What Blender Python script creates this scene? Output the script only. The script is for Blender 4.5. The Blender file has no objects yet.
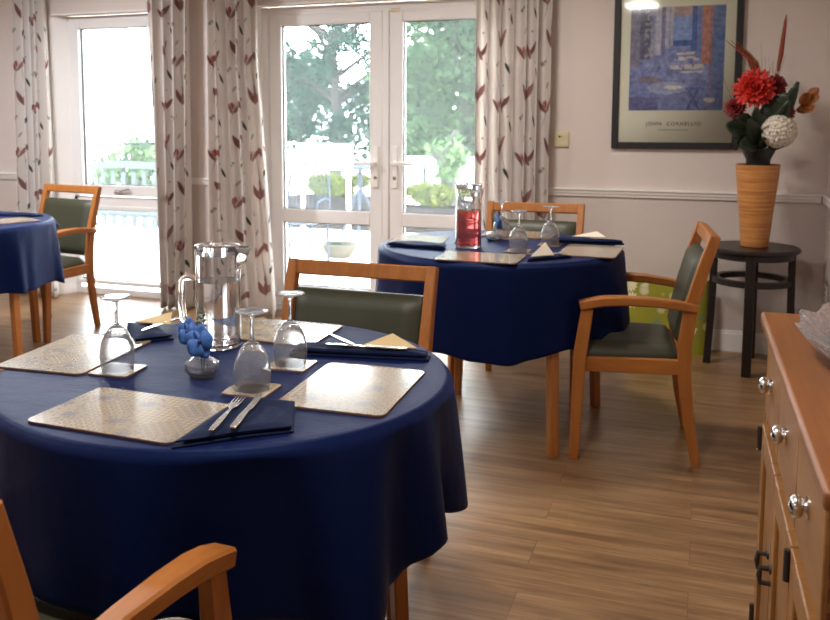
import bpy, bmesh, math, random
import numpy as np
from mathutils import Vector, Matrix, Euler
R = math.radians
PI = math.pi
SC = bpy.context.scene
COL = SC.collection
random.seed(7)

# ------------------------------------------------------------------ mesh helpers
class MB:
    def __init__(s):
        s.v = []; s.f = []; s.m = []; s.uv = None
    def add(s, vs, fs, mi=0):
        b = len(s.v); s.v.extend([tuple(map(float, v)) for v in vs])
        for f in fs:
            s.f.append(tuple(b + i for i in f)); s.m.append(mi)
        return s
    def box(s, x0, x1, y0, y1, z0, z1, mi=0, M=None):
        vs = [(x, y, z) for z in (z0, z1) for y in (y0, y1) for x in (x0, x1)]
        if M is not None: vs = [M @ Vector(v) for v in vs]
        return s.add(vs, [(0, 2, 3, 1), (4, 5, 7, 6), (0, 1, 5, 4), (2, 6, 7, 3), (0, 4, 6, 2), (1, 3, 7, 5)], mi)
    def prism(s, pts, z0, z1, mi=0, M=None):
        n = len(pts)
        vs = [(x, y, z0) for x, y in pts] + [(x, y, z1) for x, y in pts]
        if M is not None: vs = [M @ Vector(v) for v in vs]
        fs = [tuple(reversed(range(n))), tuple(range(n, 2 * n))] + [(i, (i + 1) % n, n + (i + 1) % n, n + i) for i in range(n)]
        return s.add(vs, fs, mi)
    def lathe(s, prof, n=32, c=(0, 0, 0), mi=0, M=None, cap=True):
        vs = []; fs = []; k = len(prof)
        for r, z in prof:
            for i in range(n):
                a = 2 * PI * i / n
                v = Vector((r * math.cos(a), r * math.sin(a), z))
                if M is not None: v = M @ v
                vs.append(v + Vector(c))
        for j in range(k - 1):
            for i in range(n):
                fs.append((j * n + i, j * n + (i + 1) % n, (j + 1) * n + (i + 1) % n, (j + 1) * n + i))
        if cap:
            if prof[0][0] > 1e-6: fs.append(tuple(reversed(range(n))))
            if prof[-1][0] > 1e-6: fs.append(tuple(range((k - 1) * n, k * n)))
        return s.add(vs, fs, mi)
    def sweep(s, path, w, h, up=(0, 0, 1), ch=.25, mi=0):
        """chamfered rectangular bar along a path; w across (side), h along up; w/h may be lists"""
        P = [Vector(p) for p in path]; n = len(P)
        W = w if isinstance(w, (list, tuple)) else [w] * n
        H = h if isinstance(h, (list, tuple)) else [h] * n
        up = Vector(up); vs = []
        for i in range(n):
            t = (P[min(i + 1, n - 1)] - P[max(i - 1, 0)]).normalized()
            sd = t.cross(up).normalized(); u = sd.cross(t).normalized()
            a, b = W[i] / 2, H[i] / 2; c = ch * min(W[i], H[i]) / 2
            for x, y in ((a, b - c), (a - c, b), (-a + c, b), (-a, b - c), (-a, -b + c), (-a + c, -b), (a - c, -b), (a, -b + c)):
                vs.append(P[i] + sd * x + u * y)
        fs = []
        for j in range(n - 1):
            for i in range(8):
                fs.append((j * 8 + i, (j + 1) * 8 + i, (j + 1) * 8 + (i + 1) % 8, j * 8 + (i + 1) % 8))
        fs.append(tuple(range(8))); fs.append(tuple(reversed(range((n - 1) * 8, n * 8))))
        return s.add(vs, fs, mi)
    def tube(s, path, r, n=10, mi=0):
        P = [Vector(p) for p in path]; k = len(P)
        Rr = r if isinstance(r, (list, tuple)) else [r] * k
        vs = []; fs = []; ref = None
        for i in range(k):
            t = (P[min(i + 1, k - 1)] - P[max(i - 1, 0)]).normalized()
            if ref is None:
                ref = Vector((0, 0, 1)) if abs(t.z) < .9 else Vector((1, 0, 0))
            u = (ref - t * ref.dot(t)).normalized(); ref = u; w = t.cross(u)
            for j in range(n):
                a = 2 * PI * j / n
                vs.append(P[i] + (u * math.cos(a) + w * math.sin(a)) * Rr[i])
        for i in range(k - 1):
            for j in range(n):
                fs.append((i * n + j, i * n + (j + 1) % n, (i + 1) * n + (j + 1) % n, (i + 1) * n + j))
        fs.append(tuple(reversed(range(n)))); fs.append(tuple(range((k - 1) * n, k * n)))
        return s.add(vs, fs, mi)
    def grid(s, fn, nu, nv, mi=0, closed=False):
        vs = [fn(i / (nu if closed else nu - 1), j / (nv - 1)) for j in range(nv) for i in range(nu)]
        fs = []
        for j in range(nv - 1):
            for i in range(nu if closed else nu - 1):
                i2 = (i + 1) % nu
                fs.append((j * nu + i, j * nu + i2, (j + 1) * nu + i2, (j + 1) * nu + i))
        return s.add(vs, fs, mi)
    def build(s, name, mat, parent=None, smooth=35, bevel=0, seg=2, solid=0, sub=0, loc=None):
        me = bpy.data.meshes.new(name)
        me.from_pydata(s.v, [], s.f)
        mats = mat if isinstance(mat, (list, tuple)) else [mat]
        for m in mats: me.materials.append(m)
        if len(mats) > 1: me.polygons.foreach_set('material_index', s.m)
        if s.uv is not None:
            l = me.uv_layers.new(name='UVMap')
            for p in me.polygons:
                for li in p.loop_indices: l.data[li].uv = s.uv[me.loops[li].vertex_index]
        me.validate(); me.update()
        if smooth:
            me.polygons.foreach_set('use_smooth', [True] * len(me.polygons))
            me.set_sharp_from_angle(angle=R(smooth))
        o = bpy.data.objects.new(name, me); COL.objects.link(o)
        if loc: o.location = loc
        if parent: o.parent = parent
        if bevel:
            b = o.modifiers.new('bevel', 'BEVEL'); b.width = bevel; b.segments = seg; b.limit_method = 'ANGLE'; b.angle_limit = R(40)
        if solid:
            b = o.modifiers.new('solid', 'SOLIDIFY'); b.thickness = solid; b.offset = -1
        if sub:
            b = o.modifiers.new('sub', 'SUBSURF'); b.levels = sub; b.render_levels = sub
        return o

def thing(name, label, cat, loc=(0, 0, 0), rz=0, group=None):
    o = bpy.data.objects.new(name, None); COL.objects.link(o)
    o.empty_display_size = .1; o.location = loc; o.rotation_euler = (0, 0, R(rz))
    return tag(o, label, cat, group)
def tag(o, label, cat, group=None):
    o['label'] = label; o['category'] = cat
    if group: o['group'] = group
    return o
def place(o, loc, rz=0):
    o.location = loc; o.rotation_euler = (0, 0, R(rz)); return o
def struct(o):
    o['kind'] = 'structure'; return o
def kids(o): return [c for c in bpy.data.objects if c.parent == o]
def dup(root, loc, rz, label, group=None):
    def cp(o, par):
        c = o.copy(); COL.objects.link(c); c.parent = par
        for ch in kids(o):
            if ch is not c: cp(ch, c)
        return c
    subs = kids(root)
    r = root.copy(); COL.objects.link(r)
    for ch in subs: cp(ch, r)
    r.location = loc; r.rotation_euler = (0, 0, R(rz)); r['label'] = label
    if group: r['group'] = group
    return r

# ------------------------------------------------------------------ material helpers
def srgb(r, g, b):
    f = lambda c: (c / 12.92 if c <= .04045 else ((c + .055) / 1.055) ** 2.4)
    return (f(r / 255), f(g / 255), f(b / 255), 1)
class N:
    """small node-graph helper"""
    def __init__(s, name):
        s.mat = bpy.data.materials.new(name); s.mat.use_nodes = True
        s.t = s.mat.node_tree; s.t.nodes.clear()
        s.out = s.t.nodes.new('ShaderNodeOutputMaterial')
    def n(s, typ, ins=None, **props):
        x = s.t.nodes.new(typ)
        for k, v in props.items(): setattr(x, k, v)
        for k, v in (ins or {}).items():
            if isinstance(v, bpy.types.NodeSocket): s.t.links.new(v, x.inputs[k])
            else: x.inputs[k].default_value = v
        return x
    def math(s, op, a, b=0., c=None):
        i = {0: a, 1: b}
        if c is not None: i[2] = c
        return s.n('ShaderNodeMath', i, operation=op).outputs[0]
    def mix(s, f, a, b, blend='MIX'):
        x = s.n('ShaderNodeMix', data_type='RGBA', blend_type=blend)
        for k, v in ((0, f), (6, a), (7, b)):
            if isinstance(v, bpy.types.NodeSocket): s.t.links.new(v, x.inputs[k])
            else: x.inputs[k].default_value = v
        return x.outputs[2]
    def ramp(s, f, stops):
        x = s.n('ShaderNodeValToRGB', {0: f}); e = x.color_ramp.elements
        while len(e) < len(stops): e.new(.5)
        for k, (p, c) in enumerate(stops): e[k].position = p; e[k].color = c
        return x.outputs[0]
    def noise(s, vec, scale, detail=3, rough=.5, dims='3D'):
        return s.n('ShaderNodeTexNoise', {'Vector': vec, 'Scale': scale, 'Detail': detail, 'Roughness': rough}, noise_dimensions=dims).outputs[0]
    def coord(s, which='Object', scale=(1, 1, 1), rot=(0, 0, 0), loc=(0, 0, 0)):
        c = s.n('ShaderNodeTexCoord').outputs[which]
        return s.n('ShaderNodeMapping', {0: c, 1: loc, 2: rot, 3: scale}).outputs[0]
    def bsdf(s, col, rough=.5, **kw):
        i = {'Base Color': col, 'Roughness': rough}; i.update(kw)
        b = s.n('ShaderNodeBsdfPrincipled', i); s.surf(b.outputs[0]); s.b = b
        return s
    def surf(s, o): s.t.links.new(o, s.out.inputs[0])
    def bump(s, h, strength=.2, dist=.01):
        b = s.n('ShaderNodeBump', {'Height': h, 'Strength': strength, 'Distance': dist})
        s.t.links.new(b.outputs[0], s.b.inputs['Normal']); return s

def plain(name, col, rough=.5, var=.06, scale=6., **kw):
    g = N(name); co = g.coord()
    f = g.noise(co, scale, 3)
    c = g.mix(f, tuple(x * (1 - var) for x in col[:3]) + (1,), tuple(min(1, x * (1 + var)) for x in col[:3]) + (1,))
    g.bsdf(c, rough, **kw)
    return g.mat
def wood(name, c1, c2, rough=.4, axis=2, sc=1., **kw):
    g = N(name); s = [26 * sc, 26 * sc, 26 * sc]; s[axis] = 2.2 * sc
    co = g.coord('Object', tuple(s))
    f = g.noise(co, 1.0, 4, .6)
    s2 = [120 * sc, 120 * sc, 120 * sc]; s2[axis] = 5 * sc
    f2 = g.noise(g.coord('Object', tuple(s2)), 1.0, 2)
    m = g.math('ADD', g.math('MULTIPLY', f, .7), g.math('MULTIPLY', f2, .3))
    g.bsdf(g.ramp(m, [(.3, c1), (.7, c2)]), rough, **kw)
    g.bump(f2, .06, .002)
    return g.mat

M = {}
M['chairwood'] = wood('beech_wood', srgb(140, 82, 32), srgb(172, 109, 52), .38)
M['chairwood_y'] = wood('beech_wood_along', srgb(140, 82, 32), srgb(172, 109, 52), .38, axis=1)
M['vinyl'] = plain('green_vinyl', srgb(54, 55, 40), .5, .08, 40)
M['darkwood'] = wood('dark_stained_wood', srgb(22, 15, 13), srgb(36, 26, 23), .38)
M['topwood'] = wood('sideboard_top_wood', srgb(112, 63, 24), srgb(140, 86, 36), .45, axis=1)
M['sidewood'] = wood('sideboard_wood', srgb(114, 72, 28), srgb(142, 96, 44), .45, axis=2)
M['sidewood_y'] = wood('sideboard_drawer_wood', srgb(116, 74, 30), srgb(144, 98, 46), .45, axis=1)
M['joint'] = plain('joint_dark_wood', srgb(104, 56, 28), .5)
M['chrome'] = N('chrome').bsdf((.75, .75, .78, 1), .12, Metallic=1.0).mat
M['steel'] = N('steel').bsdf((.78, .77, .75, 1), .22, Metallic=1.0).mat
M['iron'] = N('dark_iron').bsdf((.06, .05, .045, 1), .45, Metallic=.7).mat
M['upvc'] = plain('white_upvc', srgb(226, 222, 220), .28, .02)
M['gasket'] = plain('black_gasket', srgb(40, 40, 42), .6)
M['white_paint'] = plain('white_paint', srgb(232, 228, 224), .4, .02)
M['ceiling'] = plain('ceiling_paint', srgb(232, 228, 222), .9, .02)
M['blackframe'] = plain('black_frame', srgb(18, 16, 18), .55)
M['mount'] = plain('cream_mount', srgb(250, 242, 216), .8, .02)
M['ivory'] = plain('ivory_plastic', srgb(206, 194, 156), .35, .02)
M['outwhite'] = plain('white_garden_paint', srgb(240, 240, 240), .5, .02)
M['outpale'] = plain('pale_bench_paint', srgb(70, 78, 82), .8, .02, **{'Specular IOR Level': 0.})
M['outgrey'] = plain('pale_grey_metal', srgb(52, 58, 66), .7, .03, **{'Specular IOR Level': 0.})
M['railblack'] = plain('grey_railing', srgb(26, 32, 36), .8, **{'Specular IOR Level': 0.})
M['paving'] = plain('pale_paving', srgb(226, 222, 214), .85, .06, 3)
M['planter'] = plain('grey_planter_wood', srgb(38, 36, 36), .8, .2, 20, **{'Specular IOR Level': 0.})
M['stone'] = plain('stone_pot', srgb(70, 66, 58), .9, .15, 25, **{'Specular IOR Level': 0.})
M['bark'] = plain('bark', srgb(38, 36, 34), .9, .3, 9)
M['rubber'] = plain('black_pot_plastic', srgb(22, 22, 22), .35)
M['paper'] = plain('cream_paper_napkin', srgb(184, 160, 116), .9, .04)
M['paperwhite'] = plain('white_paper_napkin', srgb(206, 196, 178), .9, .04)
M['tape'] = plain('yellowed_stain', srgb(206, 190, 150), .7, .12, 30)
M['board_edge'] = plain('cork_edge', srgb(120, 84, 52), .8, .2, 60)

def wall_mat(name):
    g = N(name); co = g.n('ShaderNodeNewGeometry').outputs['Position']
    z = g.n('ShaderNodeSeparateXYZ', {0: co}).outputs[2]
    low = g.math('LESS_THAN', z, .87)
    c = g.mix(low, srgb(210, 198, 191), srgb(201, 189, 182))
    f = g.noise(co, 2.5, 3)
    c = g.mix(g.math('MULTIPLY', f, .10), c, srgb(150, 135, 128))
    g.bsdf(c, .7); g.bump(g.noise(co, 260, 2), .08, .002)
    return g.mat
M['wall'] = wall_mat('blush_wall_paint')

def floor_mat():
    g = N('wood_plank_vinyl'); co = g.n('ShaderNodeNewGeometry').outputs['Position']
    br = g.n('ShaderNodeTexBrick', {'Vector': co, 'Color1': (0, 0, 0, 1), 'Color2': (1, 1, 1, 1), 'Mortar': (.5, .5, .5, 1), 'Scale': 1.0,
        'Mortar Size': .0012, 'Mortar Smooth': 0., 'Bias': 0., 'Brick Width': 1.22, 'Row Height': .165}, offset=.37, offset_frequency=2)
    tone = br.outputs[0]; mort = br.outputs[1]
    ofs = g.n('ShaderNodeVectorMath', {0: tone, 1: (7.3, 3.1, 0)}, operation='MULTIPLY').outputs[0]
    p = g.n('ShaderNodeVectorMath', {0: co, 1: ofs}, operation='ADD').outputs[0]
    a = g.noise(g.n('ShaderNodeMapping', {0: p, 3: (1.6, 22, 1)}).outputs[0], 1, 5, .62)
    b = g.noise(g.n('ShaderNodeMapping', {0: p, 3: (5, 120, 1)}).outputs[0], 1, 3, .6)
    k = g.noise(g.n('ShaderNodeMapping', {0: p, 3: (.9, 5, 1)}).outputs[0], 1, 2)
    m = g.math('ADD', g.math('MULTIPLY', a, .6), g.math('ADD', g.math('MULTIPLY', b, .2), g.math('MULTIPLY', k, .2)))
    c = g.ramp(m, [(.30, srgb(76, 53, 33)), (.46, srgb(122, 91, 60)), (.58, srgb(152, 118, 82)), (.72, srgb(174, 140, 101))])
    tv = g.n('ShaderNodeSeparateColor', {0: tone}).outputs[0]
    c = g.mix(g.math('MULTIPLY', tv, .3), c, srgb(122, 96, 70))
    c = g.mix(g.math('MULTIPLY', mort, .5), c, srgb(70, 52, 38))
    g.bsdf(c, g.math('ADD', g.math('MULTIPLY', b, .12), .27))
    g.bump(b, .1, .002)
    return g.mat
M['floor'] = floor_mat()

def cloth_mat(name, col, rough=.55):
    g = N(name); co = g.coord('Object', (900, 900, 900))
    w = g.n('ShaderNodeTexNoise', {'Vector': co, 'Scale': 1.}).outputs[0]
    big = g.noise(g.coord('Object'), 5, 3)
    c = g.mix(big, tuple(x * .85 for x in col[:3]) + (1,), tuple(x * 1.15 for x in col[:3]) + (1,))
    g.bsdf(c, rough, **{'Sheen Weight': .12, 'Sheen Roughness': .35, 'Sheen Tint': (.06, .17, .62, 1), 'Specular IOR Level': .2, 'Specular Tint': (.25, .45, 1, 1)})
    wr = g.noise(g.coord('Object', (7, 11, 4)), 1., 4, .55)
    b1 = g.n('ShaderNodeBump', {'Height': wr, 'Strength': .35, 'Distance': .012})
    b2 = g.n('ShaderNodeBump', {'Height': w, 'Strength': .12, 'Distance': .001}); g.t.links.new(b1.outputs[0], b2.inputs['Normal']); g.t.links.new(b2.outputs[0], g.b.inputs['Normal'])
    return g.mat
M['navy'] = cloth_mat('navy_tablecloth', srgb(9, 19, 58))
M['navy2'] = cloth_mat('navy_napkin_cloth', srgb(14, 19, 42), .75)

def glass_mat(name, col=(1, 1, 1, 1), rough=.02, ior=1.45, veil=0):
    g = N(name)
    g.bsdf(col, rough, **{'Transmission Weight': 1.0, 'IOR': ior})
    if veil:
        d = g.n('ShaderNodeBsdfDiffuse', {0: (.85, .88, .95, 1)}).outputs[0]; t = g.n('ShaderNodeBsdfTranslucent', {0: (.85, .88, .95, 1)}).outputs[0]  # pale diffuse mixed in for residue haze and bright window reflections
        m = g.n('ShaderNodeMixShader', {0: .5, 1: d, 2: t}).outputs[0]
        g.surf(g.n('ShaderNodeMixShader', {0: veil, 1: g.b.outputs[0], 2: m}).outputs[0])
    return g.mat
M['glass'] = glass_mat('clear_glass', (.98, .98, .99, 1), .03, 1.45, .15)
M['cutglass'] = glass_mat('cut_glass', (.98, .98, .99, 1), .05, 1.5, .14)
cg = bpy.data.materials['cut_glass']; nt_ = cg.node_tree
_tc = nt_.nodes.new('ShaderNodeTexCoord'); _vo = nt_.nodes.new('ShaderNodeTexVoronoi'); _vo.inputs['Scale'].default_value = 46.
_bu = nt_.nodes.new('ShaderNodeBump'); _bu.inputs['Strength'].default_value = 1.; _bu.inputs['Distance'].default_value = .012
nt_.links.new(_tc.outputs['Object'], _vo.inputs['Vector']); nt_.links.new(_vo.outputs[0], _bu.inputs['Height'])
nt_.links.new(_bu.outputs[0], next(n for n in nt_.nodes if n.type == 'BSDF_PRINCIPLED').inputs['Normal'])
M['water'] = glass_mat('water', (.97, .98, 1, 1), 0, 1.33)
M['squash'] = glass_mat('red_squash', (.97, .14, .13, 1), .0, 1.33)
M['acrylic'] = glass_mat('clear_acrylic', (.98, .98, .99, 1), .02, 1.4, .06)
def pane_mat(name, haze=.0, rough=.02):
    g = N(name)
    tr = g.n('ShaderNodeBsdfTransparent', {0: (.96, .97, .97, 1)}).outputs[0]
    gl = g.n('ShaderNodeBsdfGlossy', {0: (1, 1, 1, 1), 'Roughness': rough}).outputs[0]
    fr = g.n('ShaderNodeFresnel', {0: 1.45}).outputs[0]
    s = g.n('ShaderNodeMixShader', {0: fr, 1: tr, 2: gl}).outputs[0]
    if haze:
        tl = g.n('ShaderNodeBsdfTranslucent', {0: (.9, .97, 1, 1)}).outputs[0]  # glare over the outdoor view, put into the glass as translucency
        s = g.n('ShaderNodeMixShader', {0: haze, 1: s, 2: tl}).outputs[0]
    g.surf(s); return g.mat
M['pane'] = pane_mat('window_glass', .012)
M['picglass'] = pane_mat('picture_glass', 0, .05)

def leaf_mat(name, c1, c2, trans=.35):
    g = N(name); co = g.n('ShaderNodeNewGeometry').outputs['Position']
    f = g.noise(co, 1.1, 4, .7)
    ri = g.n('ShaderNodeNewGeometry').outputs['Random Per Island']
    m = g.math('ADD', g.math('MULTIPLY', f, .6), g.math('MULTIPLY', ri, .4))
    c = g.ramp(m, [(.3, c1), (.75, c2)])
    d = g.n('ShaderNodeBsdfDiffuse', {0: c}).outputs[0]
    t = g.n('ShaderNodeBsdfTranslucent', {0: c}).outputs[0]
    g.surf(g.n('ShaderNodeMixShader', {0: trans, 1: d, 2: t}).outputs[0]); return g.mat
M['leaf_blue'] = leaf_mat('blue_green_leaves', srgb(22, 40, 36), srgb(46, 66, 56))
M['leaf_pale'] = leaf_mat('pale_green_leaves', srgb(30, 50, 36), srgb(64, 82, 56))
M['leaf_lime'] = leaf_mat('lime_shrub_leaves', srgb(54, 68, 30), srgb(92, 98, 50))
M['leaf_young'] = leaf_mat('young_tree_leaves', srgb(54, 80, 50), srgb(86, 104, 72))
M['leaf_house'] = plain('dark_foliage', srgb(34, 46, 28), .45, .25, 30)
M['stem'] = plain('green_stem', srgb(70, 92, 58), .6, .2, 30)

def curtain_mat():
    g = N('floral_curtain_cloth')
    uv = g.n('ShaderNodeTexCoord').outputs['UV']
    s = g.n('ShaderNodeSeparateXYZ', {0: uv}); u, v = s.outputs[0], s.outputs[1]
    CW, CH = .25, .62
    cu = g.math('DIVIDE', u, CW); ci = g.math('FLOOR', cu); fu = g.math('MULTIPLY', g.math('FRACT', cu), CW)
    odd = g.math('MULTIPLY', g.math('MODULO', g.math('ABSOLUTE', ci), 2.), CH * .5)
    fv = g.math('MULTIPLY', g.math('FRACT', g.math('DIVIDE', g.math('ADD', v, odd), CH)), CH)
    P = g.n('ShaderNodeCombineXYZ', {0: fu, 1: fv}).outputs[0]
    co = g.coord('Object')
    col = g.mix(g.noise(co, 7, 2), srgb(232, 226, 220), srgb(222, 214, 210))
    def leaf(x, y, ang, w, l, c, soft=0):
        nonlocal col
        mp = g.n('ShaderNodeMapping', {0: P, 1: (x, y, 0), 2: (0, 0, R(ang)), 3: (w, l, 1)}, vector_type='TEXTURE').outputs[0]
        q = g.n('ShaderNodeSeparateXYZ', {0: mp})
        e = g.math('ADD', g.math('ABSOLUTE', q.outputs[0]), g.math('MULTIPLY', q.outputs[1], q.outputs[1]))
        f = g.math('LESS_THAN', e, 1.)
        if soft: f = g.math('MULTIPLY', f, soft)
        col = g.mix(f, col, c)
    mauve, mauve2, red, olive, stem, sage = srgb(142, 102, 100), srgb(164, 126, 122), srgb(172, 92, 86), srgb(74, 84, 76), srgb(150, 134, 122), srgb(160, 160, 152)
    leaf(.10, .30, 4, .0025, .16, stem, .7); leaf(.055, .40, -14, .002, .10, stem, .6); leaf(.15, .12, 10, .002, .1, stem, .6)
    leaf(.075, .215, 24, .015, .062, mauve); leaf(.125, .22, -28, .015, .066, mauve2); leaf(.10, .20, 0, .009, .046, mauve2)
    leaf(.10, .265, 2, .004, .03, stem)
    leaf(.055, .46, 0, .010, .026, red); leaf(.047, .455, 14, .006, .026, srgb(196, 130, 122)); leaf(.03, .45, 30, .011, .05, mauve); leaf(.085, .45, -30, .011, .05, mauve2); leaf(.055, .42, -4, .003, .03, stem)
    leaf(.15, .47, -36, .0135, .056, mauve); leaf(.118, .455, 20, .012, .05, mauve2)
    leaf(.165, .05, 24, .009, .040, olive); leaf(.19, .33, 20, .0075, .038, olive)
    leaf(.035, .07, 0, .012, .014, sage); leaf(.05, .085, 40, .008, .012, sage); leaf(.17, .39, 0, .007, .008, sage); leaf(.14, .57, 0, .007, .008, sage)
    leaf(.07, .57, -30, .008, .026, sage, .8)
    d = g.n('ShaderNodeBsdfDiffuse', {0: col}).outputs[0]
    t = g.n('ShaderNodeBsdfTranslucent', {0: col}).outputs[0]
    g.surf(g.n('ShaderNodeMixShader', {0: .42, 1: d, 2: t}).outputs[0])
    return g.mat
M['curtain'] = curtain_mat()

def mat_mat():
    """patchwork-tile placemat print"""
    g = N('patchwork_tile_print')
    co = g.coord('Object', (1, 1, 1), (0, 0, R(45)), (.3, .3, 0))
    flat = g.n('ShaderNodeVectorMath', {0: co, 1: (1, 1, 0)}, operation='MULTIPLY').outputs[0]
    cell = .075
    sc = g.n('ShaderNodeVectorMath', {0: flat, 1: (1 / cell, 1 / cell, 0)}, operation='MULTIPLY').outputs[0]
    fl = g.n('ShaderNodeVectorMath', {0: sc}, operation='FLOOR').outputs[0]
    rnd = g.n('ShaderNodeTexWhiteNoise', {0: fl}, noise_dimensions='2D').outputs[0]
    fr = g.n('ShaderNodeVectorMath', {0: sc}, operation='FRACTION').outputs[0]
    ctr = g.n('ShaderNodeVectorMath', {0: fr, 1: (.5, .5, 0)}, operation='SUBTRACT').outputs[0]
    rad = g.n('ShaderNodeVectorMath', {0: ctr}, operation='LENGTH').outputs[1]
    base = g.mix(rnd, srgb(160, 143, 116), srgb(136, 124, 106))
    ink = srgb(72, 70, 72)
    ck = g.n('ShaderNodeTexChecker', {0: flat, 1: (1, 1, 1, 1), 2: (0, 0, 0, 1), 3: 110.}).outputs[1]
    c1 = g.mix(g.math('MULTIPLY', ck, .45), base, ink)
    def small(k):
        q = g.n('ShaderNodeVectorMath', {0: sc, 1: (k, k, 0)}, operation='MULTIPLY').outputs[0]
        q = g.n('ShaderNodeVectorMath', {0: q}, operation='FRACTION').outputs[0]
        return g.n('ShaderNodeVectorMath', {0: q, 1: (.5, .5, 0)}, operation='SUBTRACT').outputs[0]
    r4 = g.n('ShaderNodeVectorMath', {0: small(4.)}, operation='LENGTH').outputs[1]
    ring = g.math('LESS_THAN', g.math('ABSOLUTE', g.math('SUBTRACT', r4, .33)), .11)
    c2 = g.mix(g.math('MULTIPLY', ring, .5), base, ink)
    x = g.n('ShaderNodeSeparateXYZ', {0: small(5.)})
    st = g.math('LESS_THAN', g.math('ABSOLUTE', g.math('SUBTRACT', g.math('ADD', g.math('ABSOLUTE', x.outputs[0]), g.math('ABSOLUTE', x.outputs[1])), .36)), .13)
    c3 = g.mix(g.math('MULTIPLY', st, .5), base, ink)
    vo = g.n('ShaderNodeTexVoronoi', {'Vector': flat, 'Scale': 105.}).outputs[0]
    c4 = g.mix(g.math('MULTIPLY', g.math('LESS_THAN', vo, .38), .55), base, srgb(84, 82, 84))
    xx = g.n('ShaderNodeSeparateXYZ', {0: ctr}); an = g.math('ARCTAN2', xx.outputs[0], xx.outputs[1])
    rose = g.math('LESS_THAN', rad, g.math('ADD', .19, g.math('MULTIPLY', g.math('SINE', g.math('MULTIPLY', an, 8.)), .06)))
    c4 = g.mix(g.math('MULTIPLY', rose, .75), c4, srgb(92, 94, 104))
    c = g.mix(g.math('GREATER_THAN', rnd, .25), c1, c2)
    c = g.mix(g.math('GREATER_THAN', rnd, .5), c, c3)
    c = g.mix(g.math('GREATER_THAN', rnd, .75), c, c4)
    c = g.mix(.15, c, base)
    g.bsdf(c, .2, **{'Specular IOR Level': .55, 'Coat Weight': .4, 'Coat Roughness': .12}); return g.mat
M['mat'] = mat_mat()

def vase_mat():
    g = N('banded_bamboo_vase'); co = g.coord('Object', (2, 2, 60))
    a = g.noise(co, 1, 4, .6); b = g.noise(g.coord('Object', (8, 8, 160)), 1, 3)
    m = g.math('ADD', g.math('MULTIPLY', a, .65), g.math('MULTIPLY', b, .35))
    g.bsdf(g.ramp(m, [(.33, srgb(144, 84, 40)), (.5, srgb(184, 122, 64)), (.68, srgb(206, 150, 88))]), .4)
    g.bump(b, .3, .003); return g.mat
M['vase'] = vase_mat()

def bag_mat():
    g = N('lime_floral_cloth'); co = g.coord('Object', (1, 0, 1))
    vo = g.n('ShaderNodeTexVoronoi', {'Vector': co, 'Scale': 12.5, 'Randomness': .8})
    loc = g.n('ShaderNodeVectorMath', {0: co, 1: vo.outputs['Position']}, operation='SUBTRACT').outputs[0]
    q = g.n('ShaderNodeSeparateXYZ', {0: loc})
    ang = g.math('ARCTAN2', q.outputs[0], q.outputs[2])
    rnd = g.n('ShaderNodeSeparateColor', {0: vo.outputs['Color']}).outputs[0]
    r1 = g.math('ADD', .50, g.math('MULTIPLY', g.math('SINE', g.math('MULTIPLY', ang, 14.)), .08))
    flower = g.math('LESS_THAN', vo.outputs['Distance'], r1)
    r2 = g.math('ADD', .20, g.math('MULTIPLY', g.math('SINE', g.math('MULTIPLY', ang, 5.)), .17))
    leafm = g.math('LESS_THAN', vo.outputs['Distance'], r2)
    base = g.mix(g.noise(co, 6), srgb(126, 124, 22), srgb(146, 142, 32))
    petal = g.mix(g.math('GREATER_THAN', g.math('SINE', g.math('MULTIPLY', ang, 14.)), -.3), srgb(190, 184, 110), srgb(222, 216, 190))
    isw = g.math('GREATER_THAN', rnd, .5)
    c = g.mix(g.math('MULTIPLY', flower, isw), base, petal)
    c = g.mix(g.math('MULTIPLY', leafm, g.math('SUBTRACT', 1., isw)), c, srgb(88, 120, 122))
    g.bsdf(c, .8); return g.mat
M['bag'] = bag_mat()

# ------------------------------------------------------------------ room shell
W = 5.5; XR = .62; XL = -6.3; YB = -2.4; CH = 2.5; TH = .3
def slab(name, x0, x1, y0, y1, z0, z1, mat): return struct(MB().box(x0, x1, y0, y1, z0, z1).build(name, mat, smooth=0))
slab('floor', XL - TH, XR + TH, YB - TH, W + TH, -.1, 0, M['floor'])
slab('ceiling', XL - TH, XR + TH, YB - TH, W + TH, CH, CH + .1, M['ceiling'])
slab('wall_right', XR, XR + TH, YB - TH, W + TH, 0, CH, M['wall'])
slab('wall_left', XL - TH, XL, YB - TH, W + TH, 0, CH, M['wall'])
slab('wall_front', XL, XR, YB - TH, YB, 0, CH, M['wall'])
WX0, WX1, WZ1 = -4.46, -3.42, 2.055
DX0, DX1, DZ1 = -2.80, -1.02, 2.05
b = MB()
b.box(XL, WX0, W, W + TH, 0, CH); b.box(WX1, DX0, W, W + TH, 0, CH); b.box(DX1, XR, W, W + TH, 0, CH)
b.box(WX0, WX1, W, W + TH, WZ1, CH); b.box(DX0, DX1, W, W + TH, DZ1, CH)
struct(b.build('wall_back', M['wall'], smooth=0))
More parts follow.
